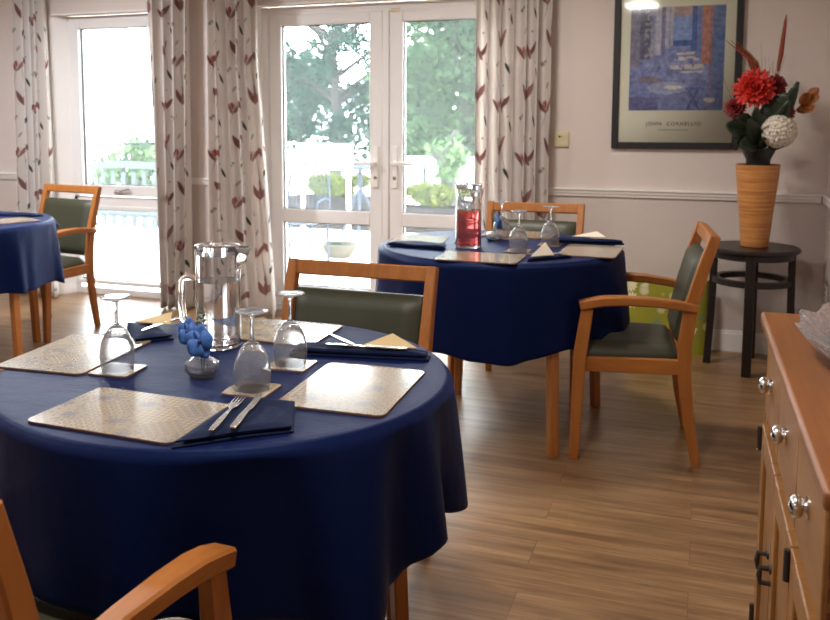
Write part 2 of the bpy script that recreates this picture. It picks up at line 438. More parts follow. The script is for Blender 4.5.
# white reveal lining of the openings
b = MB()
b.prism([(WX0, W - .004), (WX0 + .008, W - .004), (-4.385, W + .125), (-4.385, W + .19), (WX0, W + .19)], 0, WZ1); b.box(WX1 - .008, WX1, W - .004, W + .12, 0, WZ1); b.box(WX0, WX1, W - .004, W + .12, WZ1 - .008, WZ1)
struct(b.build('trim_1', M['white_paint'], smooth=0))
b = MB()
b.box(DX0, DX0 + .008, W - .004, W + .1, 0, DZ1); b.box(DX1 - .008, DX1, W - .004, W + .1, 0, DZ1); b.box(DX0, DX1, W - .004, W + .1, DZ1 - .008, DZ1)
struct(b.build('trim_2', M['white_paint'], smooth=0))
def rail_prof(b, x0, x1, zt=.9):
    # dado moulding along the back wall
    pr = [(0, zt - .045), (-.012, zt - .045), (-.014, zt - .034), (-.020, zt - .026), (-.022, zt - .012), (-.030, zt - .008), (-.030, zt), (0, zt)]
    n = len(pr); vs = [(x0, W + y, z) for y, z in pr] + [(x1, W + y, z) for y, z in pr]
    b.add(vs, [tuple(range(n)), tuple(reversed(range(n, 2 * n)))] + [(i, n + i, n + (i + 1) % n, (i + 1) % n) for i in range(n)])
for k, (x0, x1) in enumerate(((XL, WX0), (WX1, DX0), (DX1, XR - .03))):
    b = MB(); rail_prof(b, x0, x1); struct(b.build('trim_%d' % (3 + k), M['white_paint'], smooth=25))
b = MB(); b.box(XR - .022, XR, YB, W, .855, .892); b.box(XR - .03, XR, YB, W, .892, .9); struct(b.build('trim_6', M['white_paint'], smooth=0, bevel=.003))
for k, (x0, x1) in enumerate(((XL, WX0), (WX1, DX0), (DX1, XR - .02))):
    b = MB(); b.box(x0, x1, W - .016, W, 0, .105); b.box(x0, x1, W - .011, W, .105, .12)
    struct(b.build('baseboard_back' + ('' if k == 0 else '.%03d' % k), M['white_paint'], smooth=0, bevel=.003))
b = MB(); b.box(XR - .016, XR, YB, W - .02, 0, .12); struct(b.build('baseboard_right', M['white_paint'], smooth=0, bevel=.003))

# ---- left window (tall, opening sash above, fixed pane below)
def frame(b, x0, x1, z0, z1, w, y0, y1, wb=None):
    wb = w if wb is None else wb
    b.box(x0, x0 + w, y0, y1, z0, z1); b.box(x1 - w, x1, y0, y1, z0, z1)
    b.box(x0 + w, x1 - w, y0, y1, z1 - w, z1); b.box(x0 + w, x1 - w, y0, y1, z0, z0 + wb)
def pane(par, x0, x1, z0, z1, y):
    g = MB().box(x0 - .008, x1 + .008, y + .010, y + .024, z0 - .008, z1 + .008).build('pane', M['pane'], par, smooth=0)
    s = MB(); e = .006
    s.box(x0, x0 + e, y - .002, y + .012, z0, z1); s.box(x1 - e, x1, y - .002, y + .012, z0, z1)
    s.box(x0, x1, y - .002, y + .012, z1 - e, z1); s.box(x0, x1, y - .002, y + .012, z0, z0 + e)
    s.build('gasket', M['gasket'], par, smooth=0)
win = bpy.data.objects.new('window_1', None); COL.objects.link(win); win['kind'] = 'structure'
b = MB(); frame(b, -4.392, -3.43, .0, 2.045, .05, W + .12, W + .19); b.box(-4.38, -3.50, W + .12, W + .19, .66, .735)
b.build('window_frame', M['upvc'], win, bevel=.004)
b = MB(); frame(b, -4.36, -3.52, .742, 2.03 - .0, .078, W + .098, W + .17)
b.build('sash', M['upvc'], win, bevel=.004)
b = MB(); frame(b, -4.378, -3.505, .078, .665, .03, W + .11, W + .17); b.build('bead', M['upvc'], win, bevel=.003)
pane(win, -4.282, -3.598, .82, 1.952, W + .135)
pane(win, -4.348, -3.535, .108, .635, W + .145)
b = MB(); b.box(-4.0, -3.93, W + .088, W + .1, .765, .785); b.sweep([(-3.965, W + .075, .775), (-3.90, W + .07, .79), (-3.85, W + .07, .80)], .012, .012)
b.build('handle', M['steel'], win, bevel=.002)

# ---- french doors
b = MB(); frame(b, -2.795, -1.025, .0, 2.04, .058, W + .1, W + .17, .04)
struct(b.build('trim_7', M['upvc'], bevel=.004))
def leafdoor(name, x0, x1, hx, hdir):
    d = bpy.data.objects.new(name, None); COL.objects.link(d); d['kind'] = 'structure'
    y0, y1 = W + .085, W + .16
    st = .088
    b = MB()
    b.box(x0, x0 + st, y0, y1, .045, 1.985); b.box(x1 - st, x1, y0, y1, .045, 1.985)
    b.box(x0 + st, x1 - st, y0, y1, 1.915, 1.985); b.box(x0 + st, x1 - st, y0, y1, .612, .70); b.box(x0 + st, x1 - st, y0, y1, .045, .18)
    b.build('door_frame', M['upvc'], d, bevel=.006)
    pane(d, x0 + st, x1 - st, .70, 1.915, y0 + .03); pane(d, x0 + st, x1 - st, .18, .612, y0 + .03)
    p = MB().box(hx - .019, hx + .019, y0 - .014, y0, .86, 1.13).build('handle_plate', M['white_paint'], d, bevel=.004)
    l = MB(); l.tube([(hx, y0 - .006, 1.02), (hx, y0 - .05, 1.02)], .010); l.sweep([(hx - hdir * .006, y0 - .05, 1.02), (hx + hdir * .05, y0 - .052, 1.022), (hx + hdir * .135, y0 - .045, 1.018)], .024, .022)
    l.build('lever', M['white_paint'], p, bevel=.002)
    k = MB(); k.tube([(hx, y0 - .016, .925), (hx, y0 - .006, .925)], .012, 14); k.build('lock_cylinder', M['steel'], p)
    return d
leafdoor('door_1', -2.735, -1.935, -1.978, -1)
leafdoor('door_2', -1.888, -1.085, -1.848, 1)
b = MB(); b.box(-1.933, -1.890, W + .078, W + .15, .045, 1.985); struct(b.build('trim_8', M['upvc'], bevel=.004))
b = MB(); b.box(-1.885, -1.82, W + .0835, W + .0848, 1.972, 1.984); b.box(-1.885, -1.82, W + .0985, W + .0998, 1.99, 2.0)
tag(b.build('stain_patch', M['tape'], smooth=0), 'small yellow-brown stain on the white frame above the meeting edge of the glazed doors', 'stain')

# ------------------------------------------------------------------ curtains
def curtain(x0f, x1f, z0, z1, nf, amp, label, seed, yb=W - .085, u0=0., lean=None):
    rnd = random.Random(seed); ph = rnd.random() * 6; NU, NV = nf * 16 + 1, 40
    w1 = [rnd.uniform(-.35, .35) for _ in range(nf + 2)]
    am = [rnd.uniform(.6, 1.15) for _ in range(nf + 2)]
    vs = []; uv = []
    L = 0
    for j in range(NV):
        t = j / (NV - 1); z = z1 + (z0 - z1) * t
        x0, x1 = x0f(t), x1f(t); row = []
        for i in range(NU):
            s = i / (NU - 1); k = s * nf; ii = int(min(k, nf - 1e-6))
            a = am[ii] + (am[ii + 1] - am[ii]) * (k - ii)
            s2 = s + .35 / nf * math.sin(2 * PI * k + ph + 1.2) * .5 + .12 / nf * w1[ii] * math.sin(PI * (k - ii))
            y = yb - amp * a * (.5 + .5 * math.sin(2 * PI * k + ph + .5 * math.sin(t * 2.2 + seed))) * (.7 + .3 * t)
            if lean: y -= lean(s, t)
            row.append((x0 + (x1 - x0) * s2, y, z))
        if j == NV // 4:
            cum = [u0]
            for i in range(1, NU): cum.append(cum[-1] + math.dist(row[i][:2], row[i - 1][:2]))
            ref = cum
        vs += row
    for j in range(NV):
        t = j / (NV - 1); z = z1 + (z0 - z1) * t
        for i in range(NU): uv.append((ref[i] * .72, z))
    b = MB(); fs = [(j * NU + i, (j + 1) * NU + i, (j + 1) * NU + i + 1, j * NU + i + 1) for j in range(NV - 1) for i in range(NU - 1)]
    b.add(vs, fs); b.uv = uv
    o = b.build('curtain', M['curtain'], smooth=180, solid=.003)
    return tag(o, label, 'curtain', 'floral curtains at the glazed openings')
lin = lambda a, b_: (lambda t: a + (b_ - a) * t)
curtain(lin(-4.64, -4.65), lin(-4.385, -4.37), .012, 2.3, 4, .11, 'leftmost floral curtain, left of the tall window, behind the left table', 3, u0=.05)
curtain(lin(-3.535, -3.48), lin(-3.205, -3.24), .012, 2.3, 4, .125, 'floral curtain hanging just right of the tall single window', 5, u0=.13)
curtain(lin(-3.065, -3.05), lambda t: -2.695 + .16 * max(0, t - .3) / .7, .03, 2.3, 5, .125, 'floral curtain left of the double glazed doors, its hem kicked out to the right', 9, u0=.02,
        lean=lambda s, t: .16 * max(0, t - .4) * s)
curtain(lin(-1.285, -1.28), lin(-.85, -.855), .012, 2.3, 6, .115, 'floral curtain right of the double glazed doors, beside the ivory wall switch', 14, u0=.09)

# ------------------------------------------------------------------ chairs
def make_chair(label, loc, rz):
    t = thing('dining_chair', label, 'chair', loc, rz, 'armchairs at the dining tables')
    cw = M['chairwood']
    for s in (-1, 1):
        # front leg rising to the arm
        pts = [(s * .272, .192, 0), (s * .270, .184, .22), (s * .266, .176, .42), (s * .264, .162, .53), (s * .266, .152, .600)]
        MB().sweep(pts, [.032, .036, .040, .036, .032], [.036, .044, .050, .048, .044], up=(0, 1, 0)).build('leg', cw, t)
        # back leg rising to the top rail
        pts = [(s * .222, -.262, 0), (s * .222, -.232, .16), (s * .222, -.212, .32), (s * .223, -.206, .46), (s * .225, -.226, .62), (s * .227, -.262, .76), (s * .228, -.300, .885)]
        MB().sweep(pts, [.028, .030, .032, .034, .034, .032, .032], [.036, .042, .048, .052, .050, .044, .038], up=(0, 1, 0)).build('leg', cw, t)
        # armrest
        pts = [(s * .236, -.245, .612), (s * .248, -.17, .625), (s * .258, -.08, .634), (s * .266, .02, .636), (s * .270, .09, .632), (s * .271, .14, .622), (s * .272, .180, .611)]
        MB().sweep(pts, [.036, .040, .045, .050, .054, .056, .050], [.032, .033, .034, .035, .036, .036, .034], ch=.3).build('armrest', M['chairwood_y'], t)
        MB().sweep([(s * .226, -.19, .38), (s * .258, .17, .38)], .022, .058).build('seat_rail', M['chairwood_y'], t)
    MB().sweep([(-.25, .182, .38), (.25, .182, .38)], .022, .058).build('seat_rail', cw, t)
    MB().sweep([(-.21, -.208, .38), (.21, -.208, .38)], .022, .058).build('seat_rail', cw, t)
    # seat cushion, domed
    o = []
    def seat(u, v):
        y = -.185 + v * .395; hw = .205 + .048 * v
        x = (u * 2 - 1) * hw
        e = min(1 - abs(u * 2 - 1), 1 - abs(v * 2 - 1)) * 2
        return (x, y, .424 + .030 * min(1, e * 3.2) ** .5 + .004 * min(1, e))
    b = MB().grid(seat, 19, 19)
    b.grid(lambda u, v: (seat(1 - u, v)[0], seat(1 - u, v)[1], .407), 19, 19)
    n = 19
    def idx(k, i, j): return k * n * n + j * n + i
    for i in range(n - 1):
        b.f.append((idx(0, i, 0), idx(0, i + 1, 0), idx(1, n - 2 - i, 0), idx(1, n - 1 - i, 0))[::-1]); b.m.append(0)
        b.f.append((idx(0, i, n - 1), idx(0, i + 1, n - 1), idx(1, n - 2 - i, n - 1), idx(1, n - 1 - i, n - 1))); b.m.append(0)
        b.f.append((idx(0, 0, i), idx(0, 0, i + 1), idx(1, n - 1, i + 1), idx(1, n - 1, i))); b.m.append(0)
        b.f.append((idx(0, n - 1, i), idx(0, n - 1, i + 1), idx(1, 0, i + 1), idx(1, 0, i))[::-1]); b.m.append(0)
    b.build('seat', M['vinyl'], t, smooth=50)
    # back: top rail, gap, padded panel
    yb = lambda z: -.206 - .305 * 0 - (max(0, z - .46) ** 1.35) * .318
    MB().sweep([(-.215, yb(.862) , .862), (.215, yb(.862), .862)], .036, .048, up=(0, -.18, 1)).build('top_rail', cw, t)
    def back(u, v):
        z = .46 + v * .34; x = (u * 2 - 1) * .206
        e = min(1 - abs(u * 2 - 1), 1 - abs(v * 2 - 1)) * 2
        return x, z, min(1, e * 4) ** .5
    b = MB()
    b.grid(lambda u, v: (back(u, v)[0], yb(back(u, v)[1]) + .014 + .024 * back(u, v)[2], back(u, v)[1]), 15, 15)
    b.grid(lambda u, v: (back(1 - u, v)[0], yb(back(1 - u, v)[1]) - .008 - .010 * back(1 - u, v)[2], back(u, v)[1]), 15, 15)
    n = 15
    for i in range(n - 1):
        for q in ((idx(0, i, 0), idx(0, i + 1, 0), n * n + n - 2 - i, n * n + n - 1 - i),
                  ((n - 1) * n + i, (n - 1) * n + i + 1, n * n + (n - 1) * n + n - 2 - i, n * n + (n - 1) * n + n - 1 - i),
                  (i * n, (i + 1) * n, n * n + (i + 1) * n + n - 1, n * n + i * n + n - 1),
                  (i * n + n - 1, (i + 1) * n + n - 1, n * n + (i + 1) * n, n * n + i * n)):
            b.f.append(q); b.m.append(0)
    o = b.build('back_pad', M['vinyl'], t, smooth=50)
    me = o.data; bm = bmesh.new(); bm.from_mesh(me); bmesh.ops.recalc_face_normals(bm, faces=bm.faces); bm.to_mesh(me); bm.free()
    return t
chair0 = make_chair('wooden armchair facing us across the near table, its green back above the cloth', (-.98, 2.335, 0), 180)
dup(chair0, (-.275, 3.835, 0), 96, 'wooden armchair seen side-on at the right of the far table')
dup(chair0, (-.793, 4.375, 0), 180, 'wooden armchair behind the far table, in front of the dado wall')
dup(chair0, (-3.825, 4.54, 0), 171, 'wooden armchair by the tall window at the left table')
dup(chair0, (-1.006, 1.12, 0), -1, 'nearest wooden armchair, cut off at the bottom left, its arm in the foreground')

# ------------------------------------------------------------------ tables and cloths
TT = .772
def make_table(label, loc, rz, dr=0):
    t = thing('round_table', label, 'table', loc, rz, 'dining tables')
    MB().lathe([(.0, .738), (.497, .738), (.503, .744), (.503, .760), (.499, .766), (0, .766)], 64, cap=False).build('tabletop', M['chairwood_y'], t, smooth=40)
    for a in (0, 90, 180, 270):
        c, s = math.cos(R(a)), math.sin(R(a)); Mx = Matrix.Rotation(R(a), 4, 'Z')
        b = MB(); vs = []
        for z, w, o in ((0, .018, .034 + dr), (.4, .0195, .016 + dr), (.738, .020, .004 + dr)):
            for x, y in ((-w, -w), (w, -w), (w, w), (-w, w)): vs.append(Mx @ Vector((.466 + x + o, y, z)))
        b.add(vs, [(3, 2, 1, 0), (8, 9, 10, 11)] + [(k * 4 + i, k * 4 + (i + 1) % 4, k * 4 + 4 + (i + 1) % 4, k * 4 + 4 + i) for k in (0, 1) for i in range(4)])
        b.build('leg', M['chairwood'], t, bevel=.004)
    b = MB()
    for a in (0, 90, 180, 270):
        Mx = Matrix.Rotation(R(a), 4, 'Z'); b.box(-.012, .012, -.29, .29, .70, .738, M=Mx @ Matrix.Rotation(R(45), 4, 'Z') @ Matrix.Translation((.31, 0, 0)))
    b.build('apron', M['chairwood_y'], t, bevel=.003)
    return t
C1 = (-1.0, 1.795); C2 = (-.824, 3.93); C3 = (-3.75, 3.80)
tab0 = make_table('near round dining table under a long navy cloth', (*C1, 0), 43.6, -.054)
tab1 = make_table('far round dining table under navy cloth, in front of the doors', (*C2, 0), -52)
dup(tab1, (*C3, 0), 78, 'left round dining table under navy cloth, cut by the photo edge')

def tablecloth(c, label, seed, nfold, hem, zones=(), R0=.509, lobes=None, amp=.030, drops=()):
    rnd = random.Random(seed); NA, NT = 240, 26
    phs = [rnd.random() * 6.28 for _ in range(6)]
    def fold(a):
        v = .6 * math.sin(nfold * a + phs[0] + .5 * math.sin(2 * a + phs[1])) + .28 * math.sin((nfold + 4) * a + phs[2]) + .22 * math.sin((nfold * 2 + 1) * a + phs[3])
        if lobes:
            for la, lw, lh in lobes:
                d = (math.degrees(a) - la + 180) % 360 - 180
                v += lh * math.exp(-(d / lw) ** 2)
        return v
    def zone(a, zmin=0):
        k = 0
        for za, zw, zh in zones:
            d = abs((math.degrees(a) - za + 180) % 360 - 180)
            if zh > zmin: k = max(k, min(1, max(0, (zw - d) / 6 + .5)))
        return k
    def hz(a):
        base = hem + .012 * math.sin(3 * a + phs[4]) - .012 * fold(a)
        for za, zw, dz in drops:
            d = abs((math.degrees(a) - za + 180) % 360 - 180); base += dz * min(1, max(0, (zw - d) / 8 + .5))
        k = zone(a); base = base * (1 - k) + max(.480, base) * k
        k = zone(a, .5); return base * (1 - k) + max(.705, base) * k
    wr = lambda x, y: .0016 * math.sin(5 * x + 9 * y + phs[1]) * math.sin(7 * y - 4 * x + phs[2]) + .0012 * math.sin(31 * (x * .3 + y) + phs[3]) * math.sin(6 * x + phs[5])
    b = MB(); vs = [(0, 0, TT)]; 
    rings = [.06, .12, .18, .24, .30, .36, .41, .45, .48, .497]
    rows = []
    for r in rings: rows.append([(r * math.cos(2 * PI * i / NA), r * math.sin(2 * PI * i / NA), TT) for i in range(NA)])
    for q in (25, 50, 75): 
        rr = .497 + .012 * math.sin(R(q)); zz = TT - .012 * (1 - math.cos(R(q)))
        rows.append([(rr * math.cos(2 * PI * i / NA), rr * math.sin(2 * PI * i / NA), zz) for i in range(NA)])
    for j in range(NT + 1):
        t = j / NT; row = []
        for i in range(NA):
            a = 2 * PI * i / NA; f = fold(a); e = t ** .8
            r = R0 + .006 + e * .014 + e * amp * (f if f > 0 else f * .75) + zone(a) * .02 * t
            r = max(r, R0 + .002)
            a2 = a + e * .055 * math.cos(nfold * a + phs[0] + .4)
            z = TT - .014 + (hz(a) - TT + .014) * t
            row.append((r * math.cos(a2), r * math.sin(a2), z))
        rows.append(row)
    rows = [[(x, y, z + (abs(wr(x, y)) if k < 9 else 0) * .0) for x, y, z in row] for k, row in enumerate(rows)]
    for row in rows: vs += row
    fs = [(0, 1 + i, 1 + (i + 1) % NA) for i in range(NA)]
    for k in range(len(rows) - 1):
        for i in range(NA):
            fs.append((1 + k * NA + i, 1 + (k + 1) * NA + i, 1 + (k + 1) * NA + (i + 1) % NA, 1 + k * NA + (i + 1) % NA))
    b.add(vs, fs)
    o = b.build('tablecloth', M['navy'], smooth=180, solid=.002); o.location = (*c, 0)
    return tag(o, label, 'tablecloth', 'navy tablecloths')
tablecloth(C1, 'navy cloth over the near table, hanging in deep folds', 21, 9, .492, [(90, 44, .7), (268, 27, .48)], lobes=[(13, 7, .1), (-13, 6, 1.3), (-3, 5, -1.2), (-30, 7, 1.3), (-21, 4, -1.2), (-60, 10, -2.), (-121, 10, -2.)], amp=.030, drops=[(-78, 61, -.055)])
tablecloth(C2, 'navy cloth over the far table with the red drink', 33, 7, .41, [(-4, 29, .48), (31, 15, .7), (90, 50, .7)], lobes=[(-46, 9, -2.)], amp=.022, R0=.520, drops=[(-66, 30, -.018)])
tablecloth(C3, 'bright navy cloth over the left table by the tall window', 44, 11, .43, [(97, 44, .7)], amp=.034)

# ------------------------------------------------------------------ placemats, coasters
def rrect(w, h, r, n=6):
    pts = []
    for cx, cy, a0 in ((w / 2 - r, h / 2 - r, 0), (-w / 2 + r, h / 2 - r, 90), (-w / 2 + r, -h / 2 + r, 180), (w / 2 - r, -h / 2 + r, 270)):
        for k in range(n + 1): a = R(a0 + 90 * k / n); pts.append((cx + r * math.cos(a), cy + r * math.sin(a)))
    return pts
def flatmat(name, w, h, r, th, label, cat, loc, rz, group):
    t = thing(name, label, cat, loc, rz, group)
    MB().prism(rrect(w, h, r), 0, th * .7).build('backing', M['board_edge'], t, smooth=30)
    MB().prism(rrect(w - .001, h - .001, r), th * .7, th).build('printed_face', M['mat'], t, smooth=30)
    return t
G = 'patterned placemats on the dining tables'
Z1 = TT + .0006
pm = flatmat('placemat', .325, .230, .018, .0045, 'patterned placemat nearest us on the near table, left of the fork', 'placemat', (-1.010, 1.448, Z1), -1.5, G)
for x, y, rz, l in (
    (-1.394, 1.782, 94, 'patterned placemat at the left side of the near table, under the left wine glass'),
    (-.671, 1.757, 92, 'patterned placemat at the right side of the near table'),
    (-1.055, 2.15, 181, 'shiny patterned placemat at the back of the near table, behind the water jug'),
    (-1.185, 3.925, 96, 'shiny placemat at the left side of the far table'),
    (-.815, 3.545, 0, 'glossy placemat at the front of the far table, before the red drink'),
    (-.425, 3.865, 88, 'patterned placemat at the right side of the far table'),
    (-.80, 4.275, 180, 'patterned placemat at the back of the far table'),
    (-3.475, 3.86, 64, 'patterned placemat on the left table, at the photo edge')):
    dup(pm, (x, y, Z1), rz, l)
G = 'patterned coasters on the dining tables'
co0 = flatmat('coaster', .098, .098, .008, .004, 'patterned coaster under the left wine glass of the near table', 'coaster', (-1.216, 1.692, Z1 + .0), 4, G)
co0.location.z = Z1
for x, y, rz, l in (
    (-.866, 1.668, 2, 'patterned coaster under the middle wine glass, above the fork and knife'),
    (-.868, 1.868, 3, 'patterned coaster under the right-hand wine glass of the near table'),
    (-.975, 3.955, 5, 'coaster under the wine glass half hidden by the red drink'),
    (-.707, 3.765, 2, 'coaster under the foremost wine glass of the far table'),
    (-.612, 3.985, -2, 'coaster under the rightmost wine glass of the far table'),
    (-.855, 4.13, 8, 'coaster under the wine glass behind the far flower dish')):
    dup(co0, (x, y, Z1), rz, l)

# ------------------------------------------------------------------ wine glasses (upturned)
def make_goblet(label, loc):
    t = thing('wine_glass', label, 'wine glass', loc, 0, 'upturned wine glasses')
    out = [(.0355, .000), (.0375, .012), (.0392, .028), (.0388, .044), (.0355, .062), (.0280, .080), (.0175, .094), (.0085, .101), (.0048, .105)]
    inn = [(r - .0014, z - (.0012 if k > 1 else 0)) for k, (r, z) in enumerate(out[:7])] + [(.006, .0965), (0, .0985)]
    prof = list(reversed(inn)) + out
    MB().lathe(prof, 40, cap=False).build('bowl', M['glass'], t, smooth=60)
    MB().lathe([(.0047, .1045), (.0042, .115), (.0038, .130), (.0042, .146), (.0060, .154)], 20).build('stem', M['glass'], t, smooth=60)
    MB().lathe([(.0058, .1535), (.012, .1575), (.024, .1612), (.0335, .1632), (.0345, .1645), (.0335, .1655), (.02, .1650), (0, .1648)], 40).build('foot', M['glass'], t, smooth=50)
    return t
zg = Z1 + .0045
gl0 = make_goblet('upturned wine glass on the left placemat of the near table', (-1.216, 1.692, zg))
for x, y, l in ((-.864, 1.668, 'upturned wine glass in the middle of the near table, above the fork'), (-.869, 1.866, 'upturned wine glass on the right of the near table, before the chair back'),
    (-.975, 3.955, 'upturned wine glass half hidden behind the jug of red drink'), (-.707, 3.765, 'foremost upturned wine glass on the far table'),
    (-.612, 3.985, 'rightmost upturned wine glass on the far table'), (-.855, 4.13, 'upturned wine glass behind the far flower dish, right of the red drink')):
    dup(gl0, (x, y, zg), 0, l)

# ------------------------------------------------------------------ jugs
def jug(label, loc, rz, r, h, fill, liquid, lname, handle=True):
    t = thing('lidded_jug', label, 'jug', loc, rz, 'clear jugs')
    w = .0022
    prof = [(0, .008), (r - w - .004, .008), (r - w, .013), (r - w, h), (r, h), (r, .006), (r - .004, 0), (0, 0)]
    MB().lathe(list(reversed(prof)), 48, cap=False).build('jug_body', M['acrylic'], t, smooth=40)
    MB().lathe([(0, .0095), (r - w - .006, .0095), (r - w - .0008, .015), (r - w - .0008, fill), (0, fill)], 48, cap=False).build(lname, liquid, t, smooth=40)
    MB().lathe([(0, h - .014), (r - .0035, h - .014), (r - .0035, h + .001), (r + .001, h + .001), (r + .001, h + .008), (r - .004, h + .011), (.018, h + .011), (.014, h + .016), (0, h + .016)], 40, cap=False).build('lid', M['acrylic'], t, smooth=40)
    # spout
    b = MB(); n = 9; vs = []
    for k, (out, z) in enumerate(((.004, h - .05), (.020, h - .018), (.030, h + .003))):
        for i in range(n):
            a = R(-28 + 56 * i / (n - 1)); f = 1 - ((i / (n - 1)) * 2 - 1) ** 2
            rr = r + .0005 + out * f
            vs.append((rr * math.cos(a), rr * math.sin(a), z))
    b.add(vs, [(k * n + i, k * n + i + 1, (k + 1) * n + i + 1, (k + 1) * n + i) for k in range(2) for i in range(n - 1)])
    b.build('spout', M['acrylic'], t, smooth=60, solid=.002)
    if handle:
        b = MB(); b.sweep([(-r + .002, 0, h * .70), (-r - .028, 0, h * .705), (-r - .038, 0, h * .66), (-r - .040, 0, h * .45), (-r - .036, 0, h * .27), (-r - .018, 0, h * .20), (-r + .002, 0, h * .195)], .018, .008, up=(0, 1, 0), ch=.5)
        b.build('handle', M['acrylic'], t, smooth=50)
    return t
jug('clear lidded jug of water on the near table', (-1.113, 1.972, Z1), 15, .055, .245, .165, M['water'], 'water')
jug('tall clear lidded jug of red drink on the far table', (-.932, 3.815, Z1 + .000), 70, .055, .262, .160, M['squash'], 'red_drink', False)

# ------------------------------------------------------------------ orchid dishes
M['petal_blue'] = plain('blue_petal', srgb(48, 92, 160), .6, .25, 60)
M['petal_core'] = plain('flower_core', srgb(36, 52, 110), .6)
def petal(b, c, d, up, l, w, curl=.2, n=6, mi=0, cup=.25):
    """one pointed petal from c along d"""
    d = Vector(d).normalized(); up = Vector(up); up = (up - d * up.dot(d)).normalized(); sd = d.cross(up); c = Vector(c)
    vs = []
    for k in range(n + 1):
        t = k / n; hw = w * math.sin(PI * (t * .86 + .10)) ** .8
        p = c + d * l * t + up * curl * l * (t * t - .25 * t)
        vs += [p - sd * hw + up * hw * cup, p, p + sd * hw + up * hw * cup]
    fs = []
    for k in range(n):
        for i in (0, 1): fs.append((k * 3 + i, k * 3 + i + 1, k * 3 + 4 + i, k * 3 + 3 + i))
    b.add(vs, fs, mi)
def orchid_dish(label, loc, rz):
    t = thing('flower_dish', label, 'flower dish', loc, rz, 'glass dishes with blue orchids')
    prof = [(0, .007), (.024, .007), (.034, .016), (.034, .028), (.022, .037), (.0155, .0385), (.017, .041), (.0245, .0395), (.038, .030), (.039, .016), (.028, .002), (0, .0)]
    MB().lathe(list(reversed(prof)), 40, cap=False).build('dish', M['glass'], t, smooth=50)
    b = MB(); b.tube([(0, 0, .010), (-.003, .002, .045), (-.006, .0, .07), (-.004, -.008, .088)], .0016, 6); b.tube([(.004, 0, .010), (.006, .004, .05), (0, .012, .10), (-.006, .02, .13)], .0015, 6)
    b.build('flower_stem', M['stem'], t)
    for cx, cy, cz, s, tilt in ((.010, -.022, .082, 1.5, 0.), (-.030, -.004, .096, 1.3, .5)):
        b = MB(); f = Vector((tilt * -.5, -1, .25)).normalized(); ux = f.cross(Vector((0, 0, 1))).normalized(); uz = ux.cross(f)
        for k in range(5):
            a = R(90 + 72 * k); d = ux * math.cos(a) + uz * math.sin(a)
            petal(b, Vector((cx, cy, cz)) + f * (.002 * (k % 2)), d + f * .05, f, (.026 if k % 2 == 0 else .023) * s, (.0125 if k % 2 == 0 else .0155) * s, .03, cup=.06)
        bl = b.build('orchid_bloom', M['petal_blue'], t, smooth=60, solid=.0008)
        b = MB(); q = Vector((cx, cy, cz)) + f * .004
        b.lathe([(0, -.004), (.004, -.002), (.005, .002), (.003, .005), (0, .006)], 10, c=q); b.build('bloom_core', M['petal_core'], bl, smooth=60)
    b = MB()
    for k in range(9):
        z = .088 + k * .006; s = 1 if k % 2 else -1
        petal(b, (-.004 - k * .0005, .012 + k * .001, z), (s, -.2, .5), (0, -1, .3), .017 - k * .0009, .003, .1)
    b.build('green_sprig', M['stem'], t, smooth=60, solid=.0006)
    return t
od = orchid_dish('round glass dish with blue orchid blooms on the near table', (-1.018, 1.725, Z1), 0)
dup(od, (-.868, 4.035, Z1), 130, 'round glass dish with blue flowers beside the red drink on the far table')

# ------------------------------------------------------------------ cutlery and napkins
def fork_mesh():
    b = MB()
    hp = [(-.0045, 0), (.0045, 0), (.0062, .03), (.0052, .075), (.0030, .105), (.0032, .120), (-.0032, .120), (-.0030, .105), (-.0052, .075), (-.0062, .03)]
    b.prism(hp, 0, .0025)
    b.prism([(-.0032, .119), (.0032, .119), (.0095, .136), (.0105, .152), (-.0105, .152), (-.0095, .136)], .0008, .0030)
    for k in range(4):
        x = -.0092 + k * .0061
        b.prism([(x - .0014, .150), (x + .0014, .150), (x + .0009, .192), (x - .0009, .192)], .0010, .0030)
    return b
def knife_mesh():
    b = MB()
    b.prism([(-.0055, 0), (.0055, 0), (.0068, .03), (.0058, .085), (.0045, .098), (-.0045, .098), (-.0058, .085), (-.0068, .03)], 0, .0036)
    b.prism([(-.0045, .097), (.0045, .097), (.0075, .112), (.0090, .14), (.0085, .17), (.004, .192), (-.002, .200), (-.0045, .196)], .0010, .0024)
    return b
def fork(label, loc, rz, tilt=0):
    o = fork_mesh().build('fork', M['steel'], bevel=.0006); o.location = loc; o.rotation_euler = (R(tilt), 0, R(rz))
    return tag(o, label, 'fork', 'forks on the tables')
def knife(label, loc, rz, tilt=0):
    o = knife_mesh().build('knife', M['steel'], bevel=.0006); o.location = loc; o.rotation_euler = (R(tilt), 0, R(rz))
    return tag(o, label, 'knife', 'knives on the tables')
def aim(p, q): return math.degrees(math.atan2(-(q[0] - p[0]), q[1] - p[1]))
